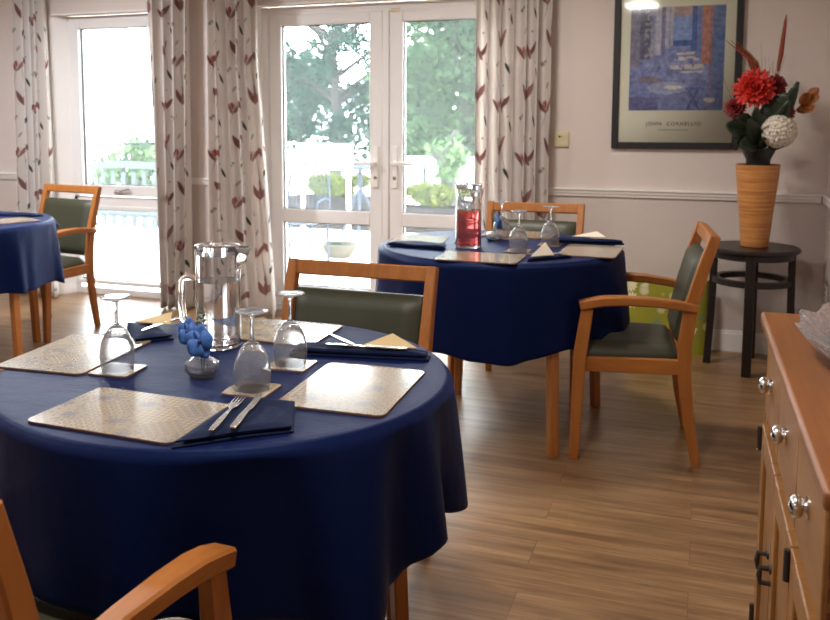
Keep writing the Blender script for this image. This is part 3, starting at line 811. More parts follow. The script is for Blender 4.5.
def quad_napkin(A, B, C, D, z, th, label, seed, group='folded navy napkins'):
    """soft folded cloth between four corners (world), with two folded layers"""
    rnd = random.Random(seed); p1, p2 = rnd.random() * 6, rnd.random() * 6
    b = MB(); cx = sum(p[0] for p in (A, B, C, D)) / 4; cy = sum(p[1] for p in (A, B, C, D)) / 4
    def sheet(h0, h1, inset):
        n = 21
        def top(u, v):
            u2, v2 = inset + u * (1 - 2 * inset), inset + v * (1 - 2 * inset)
            x = (A[0] * (1 - u2) + D[0] * u2) * (1 - v2) + (B[0] * (1 - u2) + C[0] * u2) * v2
            y = (A[1] * (1 - u2) + D[1] * u2) * (1 - v2) + (B[1] * (1 - u2) + C[1] * u2) * v2
            e = min(u, 1 - u, v, 1 - v)
            h = h1 * (.75 + .25 * math.sin(7 * u + p1) * math.sin(5 * v + p2)) * min(1, .45 + e * 6)
            return (x - cx, y - cy, h0 + h)
        off = len(b.v)
        b.grid(top, n, n); b.grid(lambda u, v: (*top(u, v)[:2], h0), n, n)
        for i in range(n - 1):
            for q in ((i, i + 1, n * n + i + 1, n * n + i), ((n - 1) * n + i + 1, (n - 1) * n + i, n * n + (n - 1) * n + i, n * n + (n - 1) * n + i + 1),
                      ((i + 1) * n, i * n, n * n + i * n, n * n + (i + 1) * n), (i * n + n - 1, (i + 1) * n + n - 1, n * n + (i + 1) * n + n - 1, n * n + i * n + n - 1)):
                b.f.append(tuple(off + k for k in q)); b.m.append(0)
    sheet(0, th * .5, 0); sheet(th * .42, th * .5, .02)
    o = b.build('napkin', M['navy2'], smooth=50); o.location = (cx, cy, z)
    bm = bmesh.new(); bm.from_mesh(o.data); bmesh.ops.recalc_face_normals(bm, faces=bm.faces); bm.to_mesh(o.data); bm.free()
    return tag(o, label, 'napkin', group)
def roll_napkin(p, q, w, th, z, label, seed):
    d = Vector((q[0] - p[0], q[1] - p[1])).normalized(); s = Vector((-d.y, d.x)) * w / 2
    return quad_napkin((p[0] + s.x, p[1] + s.y), (q[0] + s.x * .55, q[1] + s.y * .55), (q[0] - s.x * .55, q[1] - s.y * .55), (p[0] - s.x, p[1] - s.y), z, th, label, seed)
def paper(p, apex, q, z, th, label, mat='paper', rise=.012):
    """triangular folded paper napkin, its apex slightly raised"""
    c = ((p[0] + apex[0] + q[0]) / 3, (p[1] + apex[1] + q[1]) / 3)
    L = [(v[0] - c[0], v[1] - c[1]) for v in (p, apex, q)]
    vs = [(*L[0], 0), (*L[2], 0), (*L[1], rise * .6), (*L[0], th), (*L[2], th), (*L[1], th + rise)]
    o = MB().add(vs, [(0, 2, 1), (3, 4, 5), (0, 1, 4, 3), (1, 2, 5, 4), (2, 0, 3, 5)]).build('paper_napkin', M[mat], smooth=0, bevel=.0012)
    o.location = (*c, z); return tag(o, label, 'paper napkin', 'folded paper napkins')
# near table, by the front placemat
quad_napkin((-.842, 1.318), (-.846, 1.592), (-.735, 1.603), (-.678, 1.468), Z1, .022, 'flat folded navy napkin under the fork and knife on the near table', 1)
fork('fork lying on the flat navy napkin of the near table', (-.790, 1.365, Z1 + .0232), aim((-.795, 1.395), (-.836, 1.59)))
knife('knife lying right of the fork on the flat navy napkin', (-.760, 1.39, Z1 + .0232), aim((-.765, 1.425), (-.805, 1.60)))
# near table, right back
roll_napkin((-.915, 1.985), (-.585, 2.030), .072, .024, Z1, 'long rolled navy napkin behind the right placemat of the near table', 2)
paper((-.745, 2.00), (-.695, 2.085), (-.615, 2.025), Z1 + .0245, .003, 'cream paper napkin triangle standing behind the rolled navy napkin on the right', rise=.014)
knife('knife laid along the rolled navy napkin at the right of the near table', (-.635, 2.012, Z1 + .0245), aim((-.635, 2.012), (-.85, 1.985)))
fork('fork on the rolled navy napkin at the right of the near table', (-.765, 1.995, Z1 + .0275), aim((-.765, 1.995), (-.88, 2.09)))
# near table, left back
roll_napkin((-1.285, 1.945), (-1.425, 2.075), .10, .020, Z1, 'folded navy napkin left of the water jug', 3)
paper((-1.405, 2.035), (-1.36, 2.15), (-1.30, 2.045), Z1 + .0205, .003, 'cream paper napkin on the navy napkin left of the water jug', rise=.006)
knife('knife resting on the navy napkin left of the water jug', (-1.315, 2.155, Z1 + .021), aim((-1.315, 2.155), (-1.33, 1.97)))
# far table
roll_napkin((-1.33, 3.775), (-1.04, 3.705), .06, .018, Z1, 'navy napkin along the front of the left placemat on the far table', 4) if False else None
quad_napkin((-1.27, 3.72), (-1.25, 3.80), (-1.02, 3.79), (-1.00, 3.68), Z1 + .0055, .016, 'dark navy napkin lying on the front edge of the far left placemat', 4)
roll_napkin((-.62, 4.075), (-.315, 4.115), .075, .026, Z1, 'rolled navy napkin behind the right placemat of the far table', 5)
paper((-.535, 4.10), (-.435, 4.17), (-.39, 4.115), Z1 + .0265, .003, 'white paper napkin on the rolled napkin of the far table', 'paperwhite', .018)
quad_napkin((-.625, 3.505), (-.625, 3.655), (-.53, 3.70), (-.475, 3.665), Z1, .016, 'folded navy napkin between the front and right placemats of the far table', 6)
paper((-.615, 3.525), (-.575, 3.62), (-.535, 3.60), Z1 + .0165, .004, 'white paper napkin folded into a peak at the front of the far table', 'paperwhite', .045)
knife('knife lying on the folded napkin at the front of the far table', (-.50, 3.655, Z1 + .0185), aim((-.50, 3.655), (-.595, 3.60)))
# left table
quad_napkin((-3.72, 4.075), (-3.66, 4.18), (-3.455, 4.16), (-3.47, 4.09), Z1, .016, 'folded navy napkin with cutlery on the left table', 7)
knife('knife on the navy napkin of the left table', (-3.50, 4.12, Z1 + .0185), aim((-3.50, 4.12), (-3.68, 4.125)))
fork('fork on the navy napkin of the left table', (-3.50, 4.145, Z1 + .0185), aim((-3.50, 4.145), (-3.68, 4.15)))

# ------------------------------------------------------------------ sideboard (right foreground)
sb = thing('sideboard', 'orange-brown wooden sideboard with drawers at the right', 'sideboard', (.139, 2.39, 0), .9)
# local: x into the wall, y negative towards camera; far end y=0, near end y=-1.125
D, LN = .43, 1.125
b = MB().box(0, D, -LN, 0, .840, .870); b.build('top', M['topwood'], sb, bevel=.008, seg=3)
b = MB(); b.box(.02, D - .01, -.06, -.03, .06, .840); b.box(.02, D - .01, -LN + .055, -LN + .07, .06, .840); b.box(D - .025, D - .01, -LN + .07, -.06, .06, .836); b.box(.03, D - .025, -LN + .07, -.06, .06, .085)
b.box(.026, D - .03, -LN + .07, -.06, .615, .632)
b.build('carcase', M['sidewood'], sb, bevel=.002)
b = MB(); b.box(.022, D - .01, -LN + .06, -.025, 0, .06); b.build('plinth', M['sidewood_y'], sb, bevel=.004)
bw = (LN - .132) / 3
for k in range(3):
    y1 = -.06 - k * bw - .003; y0 = y1 - bw + .006
    d = MB().box(.014, .036, y0, y1, .640, .830).build('drawer', M['sidewood_y'], sb, bevel=.004)
    ym = (y0 + y1) / 2
    kb = MB().lathe([(0, 0), (.018, .0), (.018, .003), (.008, .005), (.008, .007), (.015, .010), (.0185, .016), (.018, .022), (.012, .027), (0, .029)], 24, c=(.014, ym, .750), M=Matrix.Rotation(R(-90), 4, 'Y'), cap=False)
    kb.build('knob', M['chrome'], d, smooth=50)
    dr = MB()
    dr.box(.010, .030, y0, y0 + .06, .085, .612); dr.box(.010, .030, y1 - .06, y1, .085, .612); dr.box(.010, .030, y0 + .06, y1 - .06, .55, .612); dr.box(.010, .030, y0 + .06, y1 - .06, .085, .15); dr.box(.018, .028, y0 + .06, y1 - .06, .15, .55)
    dd = dr.build('door', M['sidewood'], sb, bevel=.003)
    hy = y0 + .03 if k == 0 else y1 - .03
    h = MB(); h.tube([(.010, hy, .425), (-.010, hy, .425), (-.012, hy, .409), (-.010, hy, .393), (.010, hy, .393)], .0055, 8); h.lathe([(0, 0), (.012, 0), (.010, .004), (0, .005)], 14, c=(.010, hy, .425), M=Matrix.Rotation(R(-90), 4, 'Y'))
    h.build('door_handle', M['iron'], dd)
    hq = y1 if k == 0 else y0
    for z in (.575, .13):
        hh = MB(); hh.tube([(.006, hq, z - .028), (.006, hq, z + .028)], .006, 10); hh.build('hinge', M['iron'], dd)
# finger joint along the near front corner
b = MB(); b.box(.016, .058, -LN + .0522, -LN + .055, .655, .830)
js = b.build('corner_joint', M['sidewood'], sb)
b = MB()
for k in range(5): b.box(.018, .056, -LN + .0505, -LN + .0525, .664 + k * .033, .684 + k * .033)
b.build('joint_pin', M['joint'], js)
# cut glass bowl
bt = thing('glass_bowl', 'large cut glass bowl on the sideboard', 'bowl', (.342, 1.945, .8705))
b = MB(); n = 72
prof = [(0, .006), (.045, .006), (.085, .018), (.118, .040), (.138, .062), (.145, .064), (.128, .040), (.094, .012), (.055, 0), (0, 0)]
vs = []
for k, (r, z) in enumerate(prof):
    for i in range(n):
        a = 2 * PI * i / n
        sc = 1 + (.035 * math.cos(12 * a) * (k in (4, 5)) + .012 * ((i % 2) * 2 - 1) * (k in (6, 7)))
        zz = z + (.006 * math.cos(12 * a) if k in (4, 5) else 0)
        vs.append((r * sc * 1.12 * math.cos(a), r * sc * 1.85 * math.sin(a), zz))
b.add(vs, [(k * n + i, (k + 1) * n + i, (k + 1) * n + (i + 1) % n, k * n + (i + 1) % n) for k in range(len(prof) - 1) for i in range(n)])
b.build('bowl_body', M['cutglass'], bt, smooth=25)

# ------------------------------------------------------------------ plant stand, vase, flowers
SX, SY = .252, 5.19
st = thing('plant_stand', 'round dark wooden stand in the corner holding the vase', 'plant stand', (SX, SY, 0))
MB().lathe([(0, .622), (.220, .622), (.227, .628), (.227, .638), (.220, .645), (0, .645)], 48, cap=False).build('top', M['darkwood'], st, smooth=40)
b = MB(); b.lathe([(.165, .588), (.200, .588), (.200, .622), (.165, .622), (.165, .588)], 48, cap=False); b.build('apron', M['darkwood'], st, smooth=40)
b = MB(); b.lathe([(.160, .452), (.194, .452), (.194, .482), (.160, .482), (.160, .452)], 48, cap=False); b.build('ring_shelf', M['darkwood'], st, smooth=40)
for k in range(4):
    a = R(-95 + 90 * k); c, s = math.cos(a), math.sin(a)
    MB().sweep([(c * .206, s * .206, 0), (c * .198, s * .198, .15), (c * .190, s * .190, .35), (c * .186, s * .186, .622)], .046, .036, up=(c, s, 0)).build('leg', M['darkwood'], st)
vs_ = thing('floor_vase', 'tall tapered bamboo-banded vase on the dark stand', 'vase', (SX + .005, SY, .6455))
MB().lathe([(0, 0), (.064, 0), (.068, .004), (.080, .15), (.096, .30), (.108, .428), (.102, .428), (.09, .30), (.074, .15), (.060, .012), (0, .012)], 56, cap=False).build('vase_body', M['vase'], vs_, smooth=40)
FX, FY, FZ = SX + .005, SY, 1.03
fa = thing('flower_arrangement', 'autumn flowers with a big red bloom in a black pot set in the vase', 'flower arrangement', (FX, FY, FZ))
MB().lathe([(0, 0), (.060, 0), (.058, .055), (.060, .07), (.088, .128), (.083, .128), (.054, .072), (.05, .01), (0, .01)], 40, cap=False).build('pot', M['rubber'], fa, smooth=40)
b = MB(); b.lathe([(0, .09), (.066, .09), (.05, .115), (0, .125)], 24); b.build('foam', M['leaf_house'], fa)
M['red'] = plain('red_petal', srgb(186, 30, 16), .6, .25, 50); M['dkred'] = plain('dark_red_petal', srgb(118, 18, 24), .6, .25, 50)
M['cream'] = plain('cream_petal', srgb(216, 206, 190), .7, .08, 50); M['rust'] = plain('rust_leaf', srgb(150, 84, 30), .6, .25, 40)
M['reed'] = plain('brown_reed', srgb(128, 52, 24), .7, .2, 60); M['grass'] = plain('dry_grass', srgb(120, 110, 62), .7, .2, 50)
def dahlia(name, c, face, rad, mat, layers=5):
    b = MB(); f = Vector(face).normalized(); ux = f.cross(Vector((0, 0, 1))).normalized(); uz = ux.cross(f); c = Vector(c)
    rr = random.Random(int(rad * 1e4))
    for L in range(layers):
        n = 22 - L * 3; el = .05 + L * .36; l = rad * (1 - L * .13)
        for k in range(n):
            a = 2 * PI * (k + .5 * (L % 2)) / n + rr.uniform(-.08, .08)
            d = ux * math.cos(a) + uz * math.sin(a); e = el + rr.uniform(-.1, .1)
            petal(b, c + f * L * .004, d * math.cos(e) + f * math.sin(e), f, l * rr.uniform(.9, 1.05), rad * .17, .15, 5)
    return b.build(name, mat, fa, smooth=60, solid=.001)
def stemto(p): MB().tube([(0, 0, .10), (p[0] * .3, p[1] * .3, .12 + (p[2] - .1) * .5), p], .003, 6).build('flower_stem', M['stem'], fa)
NFA = set(kids(fa))
dahlia('dahlia_bloom', (-.052, -.075, .430), (-.15, -1, .25), .108, M['red'], 6); stemto((-.05, -.06, .42))
dahlia('dahlia_bloom', (-.135, -.05, .335), (-.4, -1, .1), .062, M['dkred'], 4); stemto((-.125, -.04, .33))
dahlia('dahlia_bloom', (.085, -.05, .315), (.3, -1, .3), .062, M['dkred'], 4); stemto((.08, -.04, .31))
dahlia('dahlia_bloom', (.045, -.03, .445), (.5, -1, .4), .06, M['dkred'], 4); stemto((.04, -.02, .44))
# white hydrangea
b = MB(); rr = random.Random(5); cc = Vector((.068, -.085, .215))
for k in range(110):
    th = math.acos(1 - 1.75 * (k + .5) / 110); ph = k * 2.399
    d = Vector((math.sin(th) * math.cos(ph), -math.cos(th), math.sin(th) * math.sin(ph)))
    u = d.cross(Vector((.3, .2, 1))).normalized(); w = d.cross(u); p = cc + d * .078
    a0 = rr.random() * 1.5
    for q in range(4):
        a = a0 + q * PI / 2; petal(b, p, u * math.cos(a) + w * math.sin(a) + d * .25, d, .019, .0085, .1, 3)
b.lathe([(0, -.074), (.04, -.062), (.066, -.03), (.074, 0), (.066, .03), (.04, .062), (0, .074)], 20, c=cc, cap=False)
b.build('hydrangea_bloom', M['cream'], fa, smooth=60, solid=.0008); stemto((.065, -.05, .20))
rr = random.Random(8)
for c, d, l, w in (((-.03, -.05, .13), (-1, -.4, .75), .16, .034), ((-.04, -.05, .13), (-.8, -.6, .25), .13, .032), ((-.02, -.06, .14), (-.5, -.8, 1.1), .19, .040), ((.0, -.06, .14), (.3, -.9, 1.3), .14, .036), ((-.06, -.06, .20), (-1, -.5, .35), .15, .05), ((-.03, -.07, .15), (-.9, -.7, -.1), .11, .045), ((-.02, -.05, .26), (.8, -.4, .9), .2, .05), ((-.05, -.06, .24), (-.6, -.6, .3), .13, .045),
                   ((.03, -.04, .14), (.55, -.5, 1.6), .26, .038), ((.03, -.02, .16), (.75, -.3, 1.9), .33, .036), ((-.02, -.04, .14), (-.25, -.7, 1.8), .22, .036), ((.03, -.05, .13), (.9, -.6, .5), .13, .03), ((0, -.05, .13), (-.15, -1, .6), .12, .032)):
    b = MB(); petal(b, c, d, (0, -1, .4), l, w, .12, 8); b.build('leaf', M['leaf_house'], fa, smooth=60, solid=.001)
# rust leaf spray on the right
b = MB(); b.tube([(.03, 0, .12), (.12, -.01, .29), (.215, -.02, .40), (.235, -.02, .42)], .0028, 6); b.build('flower_stem', M['rust'], fa)
for c, d, l in (((.15, -.02, .32), (1, -.2, .15), .085), ((.165, -.02, .35), (.7, -.4, 1.), .075), ((.18, -.02, .365), (1, -.3, .25), .075), ((.20, -.02, .39), (1, -.2, .8), .06), ((.17, -.02, .335), (.5, -.5, -.3), .075)):
    b = MB(); petal(b, c, d, (0, -1, .4), l, .026, .25, 6); b.build('leaf', M['rust'], fa, smooth=60, solid=.001)
# tall reed, brown tassels and grass blades
b = MB(); b.tube([(.03, .0, .1), (.05, .0, .45), (.058, .0, .54)], .003, 6); b.tube([(.056, 0, .52), (.066, 0, .60), (.074, 0, .70), (.080, 0, .765), (.083, 0, .80)], [.007, .012, .010, .007, .002], 8)
b.build('reed', M['reed'], fa)
for k in range(9):
    b = MB(); e = Vector((-.19 + k * .014 + rr.uniform(-.01, .01), rr.uniform(-.04, .04), .70 - k * .012 + rr.uniform(-.02, .02)))
    p0 = Vector((-.02, 0, .40)); mid = (p0 + e) / 2 + Vector((.02, 0, .045))
    b.tube([p0, mid, e], [.005, .006, .0012], 6); b.build('plume', M['reed'] if k < 6 else M['grass'], fa)
for k in range(14):
    a = rr.uniform(-.32, .32); l = rr.uniform(.30, .46) + (.04 if k % 3 == 0 else 0)
    b = MB(); p0 = Vector((rr.uniform(-.03, .04), rr.uniform(-.02, .03), .13)); e = p0 + Vector((math.sin(a) * l, rr.uniform(-.05, .05), math.cos(a) * l + .1))
    b.tube([p0, (p0 + e) / 2 + Vector((-.01 * math.copysign(1, a), 0, .01)), e], [.0022, .0018, .0006], 5); b.build('grass_blade', M['grass'], fa)
b = MB(); b.tube([(-.03, -.02, .14), (-.13, -.04, .30), (-.19, -.05, .46), (-.205, -.05, .50)], [.0016, .0014, .001, .0006], 5); b.build('grass_blade', M['grass'], fa)

for o_ in kids(fa):
    if o_ not in NFA: o_.location.x += .018
# ------------------------------------------------------------------ framed picture
pc = thing('framed_picture', 'black-framed print of a blue colonnade on the wall above the dado', 'picture', (-.168, W - .002, 1.58))
x0, x1, z0, z1 = -.338, .338, -.443, .455
z1 = .56
b = MB(); fw = .036
for q in ((x0, x0 + fw, z0, z1), (x1 - fw, x1, z0, z1), (x0 + fw, x1 - fw, z0, z0 + fw), (x0 + fw, x1 - fw, z1 - fw, z1)): b.box(q[0], q[1], -.026, 0, q[2], q[3])
b.build('frame', M['blackframe'], pc, bevel=.003)
MB().box(x0 + fw, x1 - fw, -.010, -.002, z0 + fw, z1 - fw).build('mount', M['mount'], pc, smooth=0)
# painted print: hand-placed colour patches on a fine grid
NX, NZ = 96, 108
ax0, ax1, az0, az1 = -.248, .248, -.228, .345
rs = np.random.RandomState(3)
def smooth(n):
    a = rs.rand(NZ, NX)
    for _ in range(n): a = (a + np.roll(a, 1, 0) + np.roll(a, -1, 0) + np.roll(a, 1, 1) + np.roll(a, -1, 1)) / 5
    return (a - a.min()) / (a.max() - a.min())
n1, n2, n3 = smooth(2), smooth(6), smooth(14)
U, V = np.meshgrid((np.arange(NX) + .5) / NX, (np.arange(NZ) + .5) / NZ)
img = np.zeros((NZ, NX, 3))
def lay(mask, c, k=1.0):
    m = (mask * k)[..., None] if mask.dtype != bool else (mask.astype(float) * k)[..., None]
    img[:] = img * (1 - m) + np.array(c) / 255. * m
lay(U > -1, (104, 112, 160)); lay(n2 > .55, (128, 132, 172), .6); lay(n2 < .35, (80, 88, 140), .6)
lay(V > .60, (122, 126, 166), .8)
lay((U > .46) & (U < .66) & (V > .66), (120, 140, 190)); lay((U > .46) & (U < .66) & (V > .62) & (V < .675), (52, 84, 150))
lay((V > .90) & (U > .3), (150, 130, 140), .7); lay((V > .93) & (U > .45) & (U < .85), (176, 134, 116), .7)
lay((U < .10) & (V > .42), (112, 104, 120), .8); lay((U > .10) & (U < .22) & (V > .50), (74, 70, 88), .8); lay((U > .16) & (U < .27) & (V > .52) & (n1 > .5), (142, 134, 140), .8)
for u0, u1, v0 in ((.27, .33, .54), (.37, .42, .60), (.43, .46, .63)): lay((U > u0) & (U < u1) & (V > v0), (168, 164, 176), .85)
lay((U > .33) & (U < .37) & (V > .58), (96, 92, 120), .7)
lay((U > .66) & (U < .71) & (V > .54), (62, 88, 150)); lay((U > .76) & (U < .86) & (V > .44), (170, 104, 84), .9); lay((U > .72) & (U < .76) & (V > .5), (92, 110, 160), .9)
lay((U > .84) & (U < .87), (120, 84, 96), .6)
lay((U > .87), (82, 96, 140), .9); lay((U > .9) & (n2 > .5), (70, 104, 150), .6)
for v0, v1, u0, u1 in ((.54, .56, .5, .7), (.48, .52, .48, .74), (.40, .44, .44, .80), (.36, .38, .55, .78)): lay((V > v0 + .02 * (U - .6)) & (V < v1 + .02 * (U - .6)) & (U > u0) & (U < u1) & (n1 > .35), (196, 180, 158), .8)
lay((V < .30) & (n2 > .5), (86, 92, 140), .6); lay((V < .13) & (U < .32), (70, 66, 110), .8)
lay((((U - .42) / .22) ** 2 + ((V - .22) / .06) ** 2) < 1, (146, 150, 178), .8); lay((((U - .47) / .1) ** 2 + ((V - .225) / .018) ** 2) < 1, (204, 194, 178), .9)
lay((((U - .22) / .13) ** 2 + ((V - .30) / .035) ** 2) < 1, (108, 92, 104), .8); lay((((U - .86) / .06) ** 2 + ((V - .10) / .025) ** 2) < 1, (188, 176, 164), .9)
lay((np.abs((U - .68) - (V - .1) * .6) < .012) & (V < .2), (52, 62, 120), .9); lay((np.abs((U - .70) + (V - .1) * .6) < .012) & (V < .2), (52, 62, 120), .9); lay((U > .6) & (U < .8) & (V > .19) & (V < .225), (66, 88, 150), .9)
img += (n1[..., None] - .5) * .22 + (n3[..., None] - .5) * .10
img = img * 1.06 + .12 * np.array([.8, .8, .82]); img = np.clip(img, 0, 1); lin_ = np.where(img <= .04045, img / 12.92, ((img + .055) / 1.055) ** 2.4)
b = MB()
vsx = [(ax0 + (ax1 - ax0) * i / NX, -.0112, az0 + (az1 - az0) * j / NZ) for j in range(NZ + 1) for i in range(NX + 1)]
b.add(vsx, [(j * (NX + 1) + i, j * (NX + 1) + i + 1, (j + 1) * (NX + 1) + i + 1, (j + 1) * (NX + 1) + i) for j in range(NZ) for i in range(NX)])
g = N('painted_print'); at = g.n('ShaderNodeAttribute', attribute_name='paint'); g.bsdf(at.outputs[0], .75)
art = b.build('print', g.mat, pc, smooth=0)
ca = art.data.attributes.new('paint', 'FLOAT_COLOR', 'FACE')
ca.data.foreach_set('color', np.concatenate([lin_.reshape(-1, 3), np.ones((NX * NZ, 1))], 1).astype(np.float32).ravel())
def text(s, size, name, par, loc, mat, rot=(R(90), 0, 0), sp=1.25):
    cu = bpy.data.curves.new(name, 'FONT'); cu.body = s; cu.size = size; cu.align_x = 'CENTER'; cu.extrude = .0002; cu.offset = .0005; cu.space_character = sp
    tmp = bpy.data.objects.new('t', cu); COL.objects.link(tmp); bpy.context.view_layer.update()
    me = bpy.data.meshes.new_from_object(tmp.evaluated_get(bpy.context.evaluated_depsgraph_get()))
    bpy.data.objects.remove(tmp); me.materials.clear(); me.materials.append(mat)
    o = bpy.data.objects.new(name, me); COL.objects.link(o); o.parent = par; o.location = loc; o.rotation_euler = rot; return o
M['ink'] = plain('grey_ink', srgb(112, 104, 92), .8)
text('JOHN  CORNELLIO', .028, 'lettering', pc, (-.005, -.0112, -.312), M['ink'])
text('the blue terrace', .012, 'lettering', pc, (-.005, -.0112, -.340), M['ink'], sp=1.1) if False else None
b = MB(); b.box(-.085, .075, -.0112, -.0108, -.338, -.3355); b.build('caption_line', M['ink'], pc, smooth=0)
MB().box(x0 + fw - .002, x1 - fw + .002, -.0165, -.0145, z0 + fw - .002, z1 - fw + .002).build('picture_glass', M['picglass'], pc, smooth=0)

# wall switch and socket
sw = thing('wall_switch', 'square ivory wall switch right of the curtain', 'switch', (-.79, W - .001, 1.185))
MB().box(-.043, .043, -.012, 0, -.045, .045).build('plate', M['ivory'], sw, bevel=.003)
b = MB(); b.box(-.036, .036, -.0135, -.0115, -.004, .034); b.box(-.036, .036, -.0135, -.0115, -.034, -.010); b.build('insert', M['ivory'], sw, bevel=.001)
b = MB(); b.lathe([(0, 0), (.006, 0), (.006, .002), (0, .002)], 12, c=(-.010, -.0135, .016), M=Matrix.Rotation(R(90), 4, 'X')); b.prism([(-.008, .0145), (.014, .0155), (.014, .0165), (-.008, .0175)], .0135, .0150, M=Matrix.Rotation(R(90), 4, 'X'))
b.build('key_mark', M['gasket'], sw)
so = thing('wall_socket', 'white socket low on the right wall near the corner', 'socket', (XR - .001, 5.30, .40))
MB().box(-.010, 0, -.043, .043, -.043, .043).build('plate', M['white_paint'], so, bevel=.003)
b = MB(); b.box(-.012, -.009, -.004, .004, .012, .024); b.box(-.012, -.009, -.016, -.008, -.012, -.008); b.box(-.012, -.009, .008, .016, -.012, -.008); b.build('pin_holes', M['gasket'], so)

# floral bag leaning against the wall
bg = thing('fabric_bag', 'lime green floral fabric bag on the floor against the wall', 'bag', (-.17, 5.385, 0))
b = MB()
def bagf(u, v):
    a = 2 * PI * u; z = .40 * v; k = .22 + .015 * math.sin(3 * a) * v
    sx, sy = (abs(math.cos(a)) ** .55) * math.copysign(1, math.cos(a)), (abs(math.sin(a)) ** .55) * math.copysign(1, math.sin(a))
    t = 1 - .55 * v ** 2
    return (sx * k * (1 - .03 * v), sy * .065 * t + .02 * v, z + .012 * math.sin(2 * a + 1) * v)
b.grid(bagf, 48, 20, closed=True); b.f.append(tuple(reversed(range(48)))); b.m.append(0)
b.f.append(tuple(range(19 * 48, 20 * 48))); b.m.append(0)
b.build('bag_body', M['bag'], bg, smooth=50)
for y in (-.012, .045):
    MB().sweep([(-.10, y, .385), (-.085, y + .004, .44), (-.03, y + .008, .465), (.03, y + .008, .465), (.085, y + .004, .44), (.10, y, .385)], .004, .022, up=(0, 0, 1)).build('strap', M['bag'], bg) if False else None

# ------------------------------------------------------------------ ceiling lamps: near-table dome, the rest added unseen to balance the light
g = N('lamp_diffuser'); e = g.n('ShaderNodeEmission', {0: (1, .95, .88, 1), 1: 4.}); g.surf(e.outputs[0]); M['lamp'] = g.mat
LAMPS = [(-.63, 1.33, 'dome ceiling lamp above the near table', .34), (-3.4, 1.6, 'added fill dome on the ceiling in the left part of the room', .55), (-1.0, 4.0, 'added fill dome out of view above the far table', .36),
    (-3.7, 4.0, 'added fill dome out of view above the left table', .85), (-2.4, -1.1, 'added fill dome out of view at the back of the room', .14)]
LP = 46.
for x, y, l, pw in LAMPS:
    t = thing('ceiling_or_fill_lamp', l, 'ceiling lamp', (x, y, CH))
    MB().lathe([(0, -.02), (.17, -.02), (.175, 0), (0, 0)], 40, cap=False).build('lamp_base', M['white_paint'], t, smooth=40)
    MB().lathe([(0, -.10), (.07, -.092), (.12, -.07), (.15, -.04), (.155, -.021), (0, -.021)], 40, cap=False).build('lamp_shade', M['lamp'], t, smooth=60)
    ld = bpy.data.lights.new('lamp_light', 'AREA'); ld.shape = 'DISK'; ld.size = .3; ld.energy = LP * pw; ld.color = (1, .935, .87) if x > -2 else (.93, .96, 1)  # added left-hand fills are tinted cool like daylight
    lo = bpy.data.objects.new('lamp_light', ld); COL.objects.link(lo); lo.parent = t; lo.location = (0, 0, -.12)

# ------------------------------------------------------------------ outside
GZ = -.1
struct(MB().box(-40, 30, W + TH, 60, GZ - .1, GZ).build('patio_ground', M['paving'], smooth=0))
def leaves(n, blobs, size, seed, sq=.5):
    """many small leaf blades scattered in ellipsoid blobs [(cx,cy,cz,rx,ry,rz)]"""
    rs = np.random.RandomState(seed); vol = np.array([bb[3] * bb[4] * bb[5] for bb in blobs]) ** .8; pick = rs.choice(len(blobs), n, p=vol / vol.sum())
    B = np.array(blobs)[pick]
    d = rs.normal(size=(n, 3)); d /= np.linalg.norm(d, axis=1)[:, None]; rad = rs.rand(n) ** .42
    c = B[:, :3] + d * rad[:, None] * B[:, 3:]
    ax = rs.normal(size=(n, 3)); ax /= np.linalg.norm(ax, axis=1)[:, None]; bx = np.cross(ax, rs.normal(size=(n, 3))); bx /= np.linalg.norm(bx, axis=1)[:, None]
    s = size * (.6 + .8 * rs.rand(n))[:, None]
    V = np.stack([c - ax * s, c + bx * s * sq, c + ax * s, c - bx * s * sq], 1).reshape(-1, 3)
    b = MB(); b.v = [tuple(map(float, v)) for v in V]; b.f = [(4 * i, 4 * i + 1, 4 * i + 2, 4 * i + 3) for i in range(n)]; b.m = [0] * n
    return b
def tree(name, label, loc, blobs, n, size, mat, seed, trunk, cat='tree', group=None, sq=.5):
    t = thing(name, label, cat, loc, 0, group)
    leaves(n, blobs, size, seed, sq).build('foliage', mat, t, smooth=0)
    if trunk:
        b = MB()
        for path, r in trunk: b.tube(path, r, 8)
        b.build('trunk', M['bark'], t)
    return t
def crown(seed, n, rx, ry, z0, z1, br):
    rs = random.Random(seed)
    return [(rs.uniform(-rx, rx), rs.uniform(-ry, ry), rs.uniform(z0, z1), br * rs.uniform(.7, 1.3), br * rs.uniform(.7, 1.3), br * rs.uniform(.6, 1.0)) for _ in range(n)]
Gt = 'trees beyond the garden wall'
def branches(seed, h, n, sp):
    rs = random.Random(seed); o = [([(0, 0, 0), (.05, .02, h * .3), (-.05, 0, h * .65), (.1, 0, h)], [.16, .13, .09, .03])]
    for k in range(n):
        z = h * rs.uniform(.3, .75); a = rs.uniform(0, 6.28); l = sp * rs.uniform(.5, 1)
        o.append(([(0, 0, z), (math.cos(a) * l * .5, math.sin(a) * l * .4, z + l * .35), (math.cos(a) * l, math.sin(a) * l * .6, z + l * .55)], [.06, .04, .012]))
    return o
tree('garden_tree', 'airy blue-green tree seen through the left glazed door', (-7.45, 18.4, GZ), crown(1, 70, 2.2, .9, .8, 5.0, .46), 11500, .075, M['leaf_blue'], 11, branches(4, 4.2, 14, 2.0), group=Gt)
tree('garden_tree', 'dense pale green tree seen through the right glazed door', (-3.75, 15.0, GZ), crown(2, 46, 1.15, .55, .6, 4.2, .60), 14000, .065, M['leaf_pale'], 12, branches(5, 3.2, 12, 1.0), group=Gt)
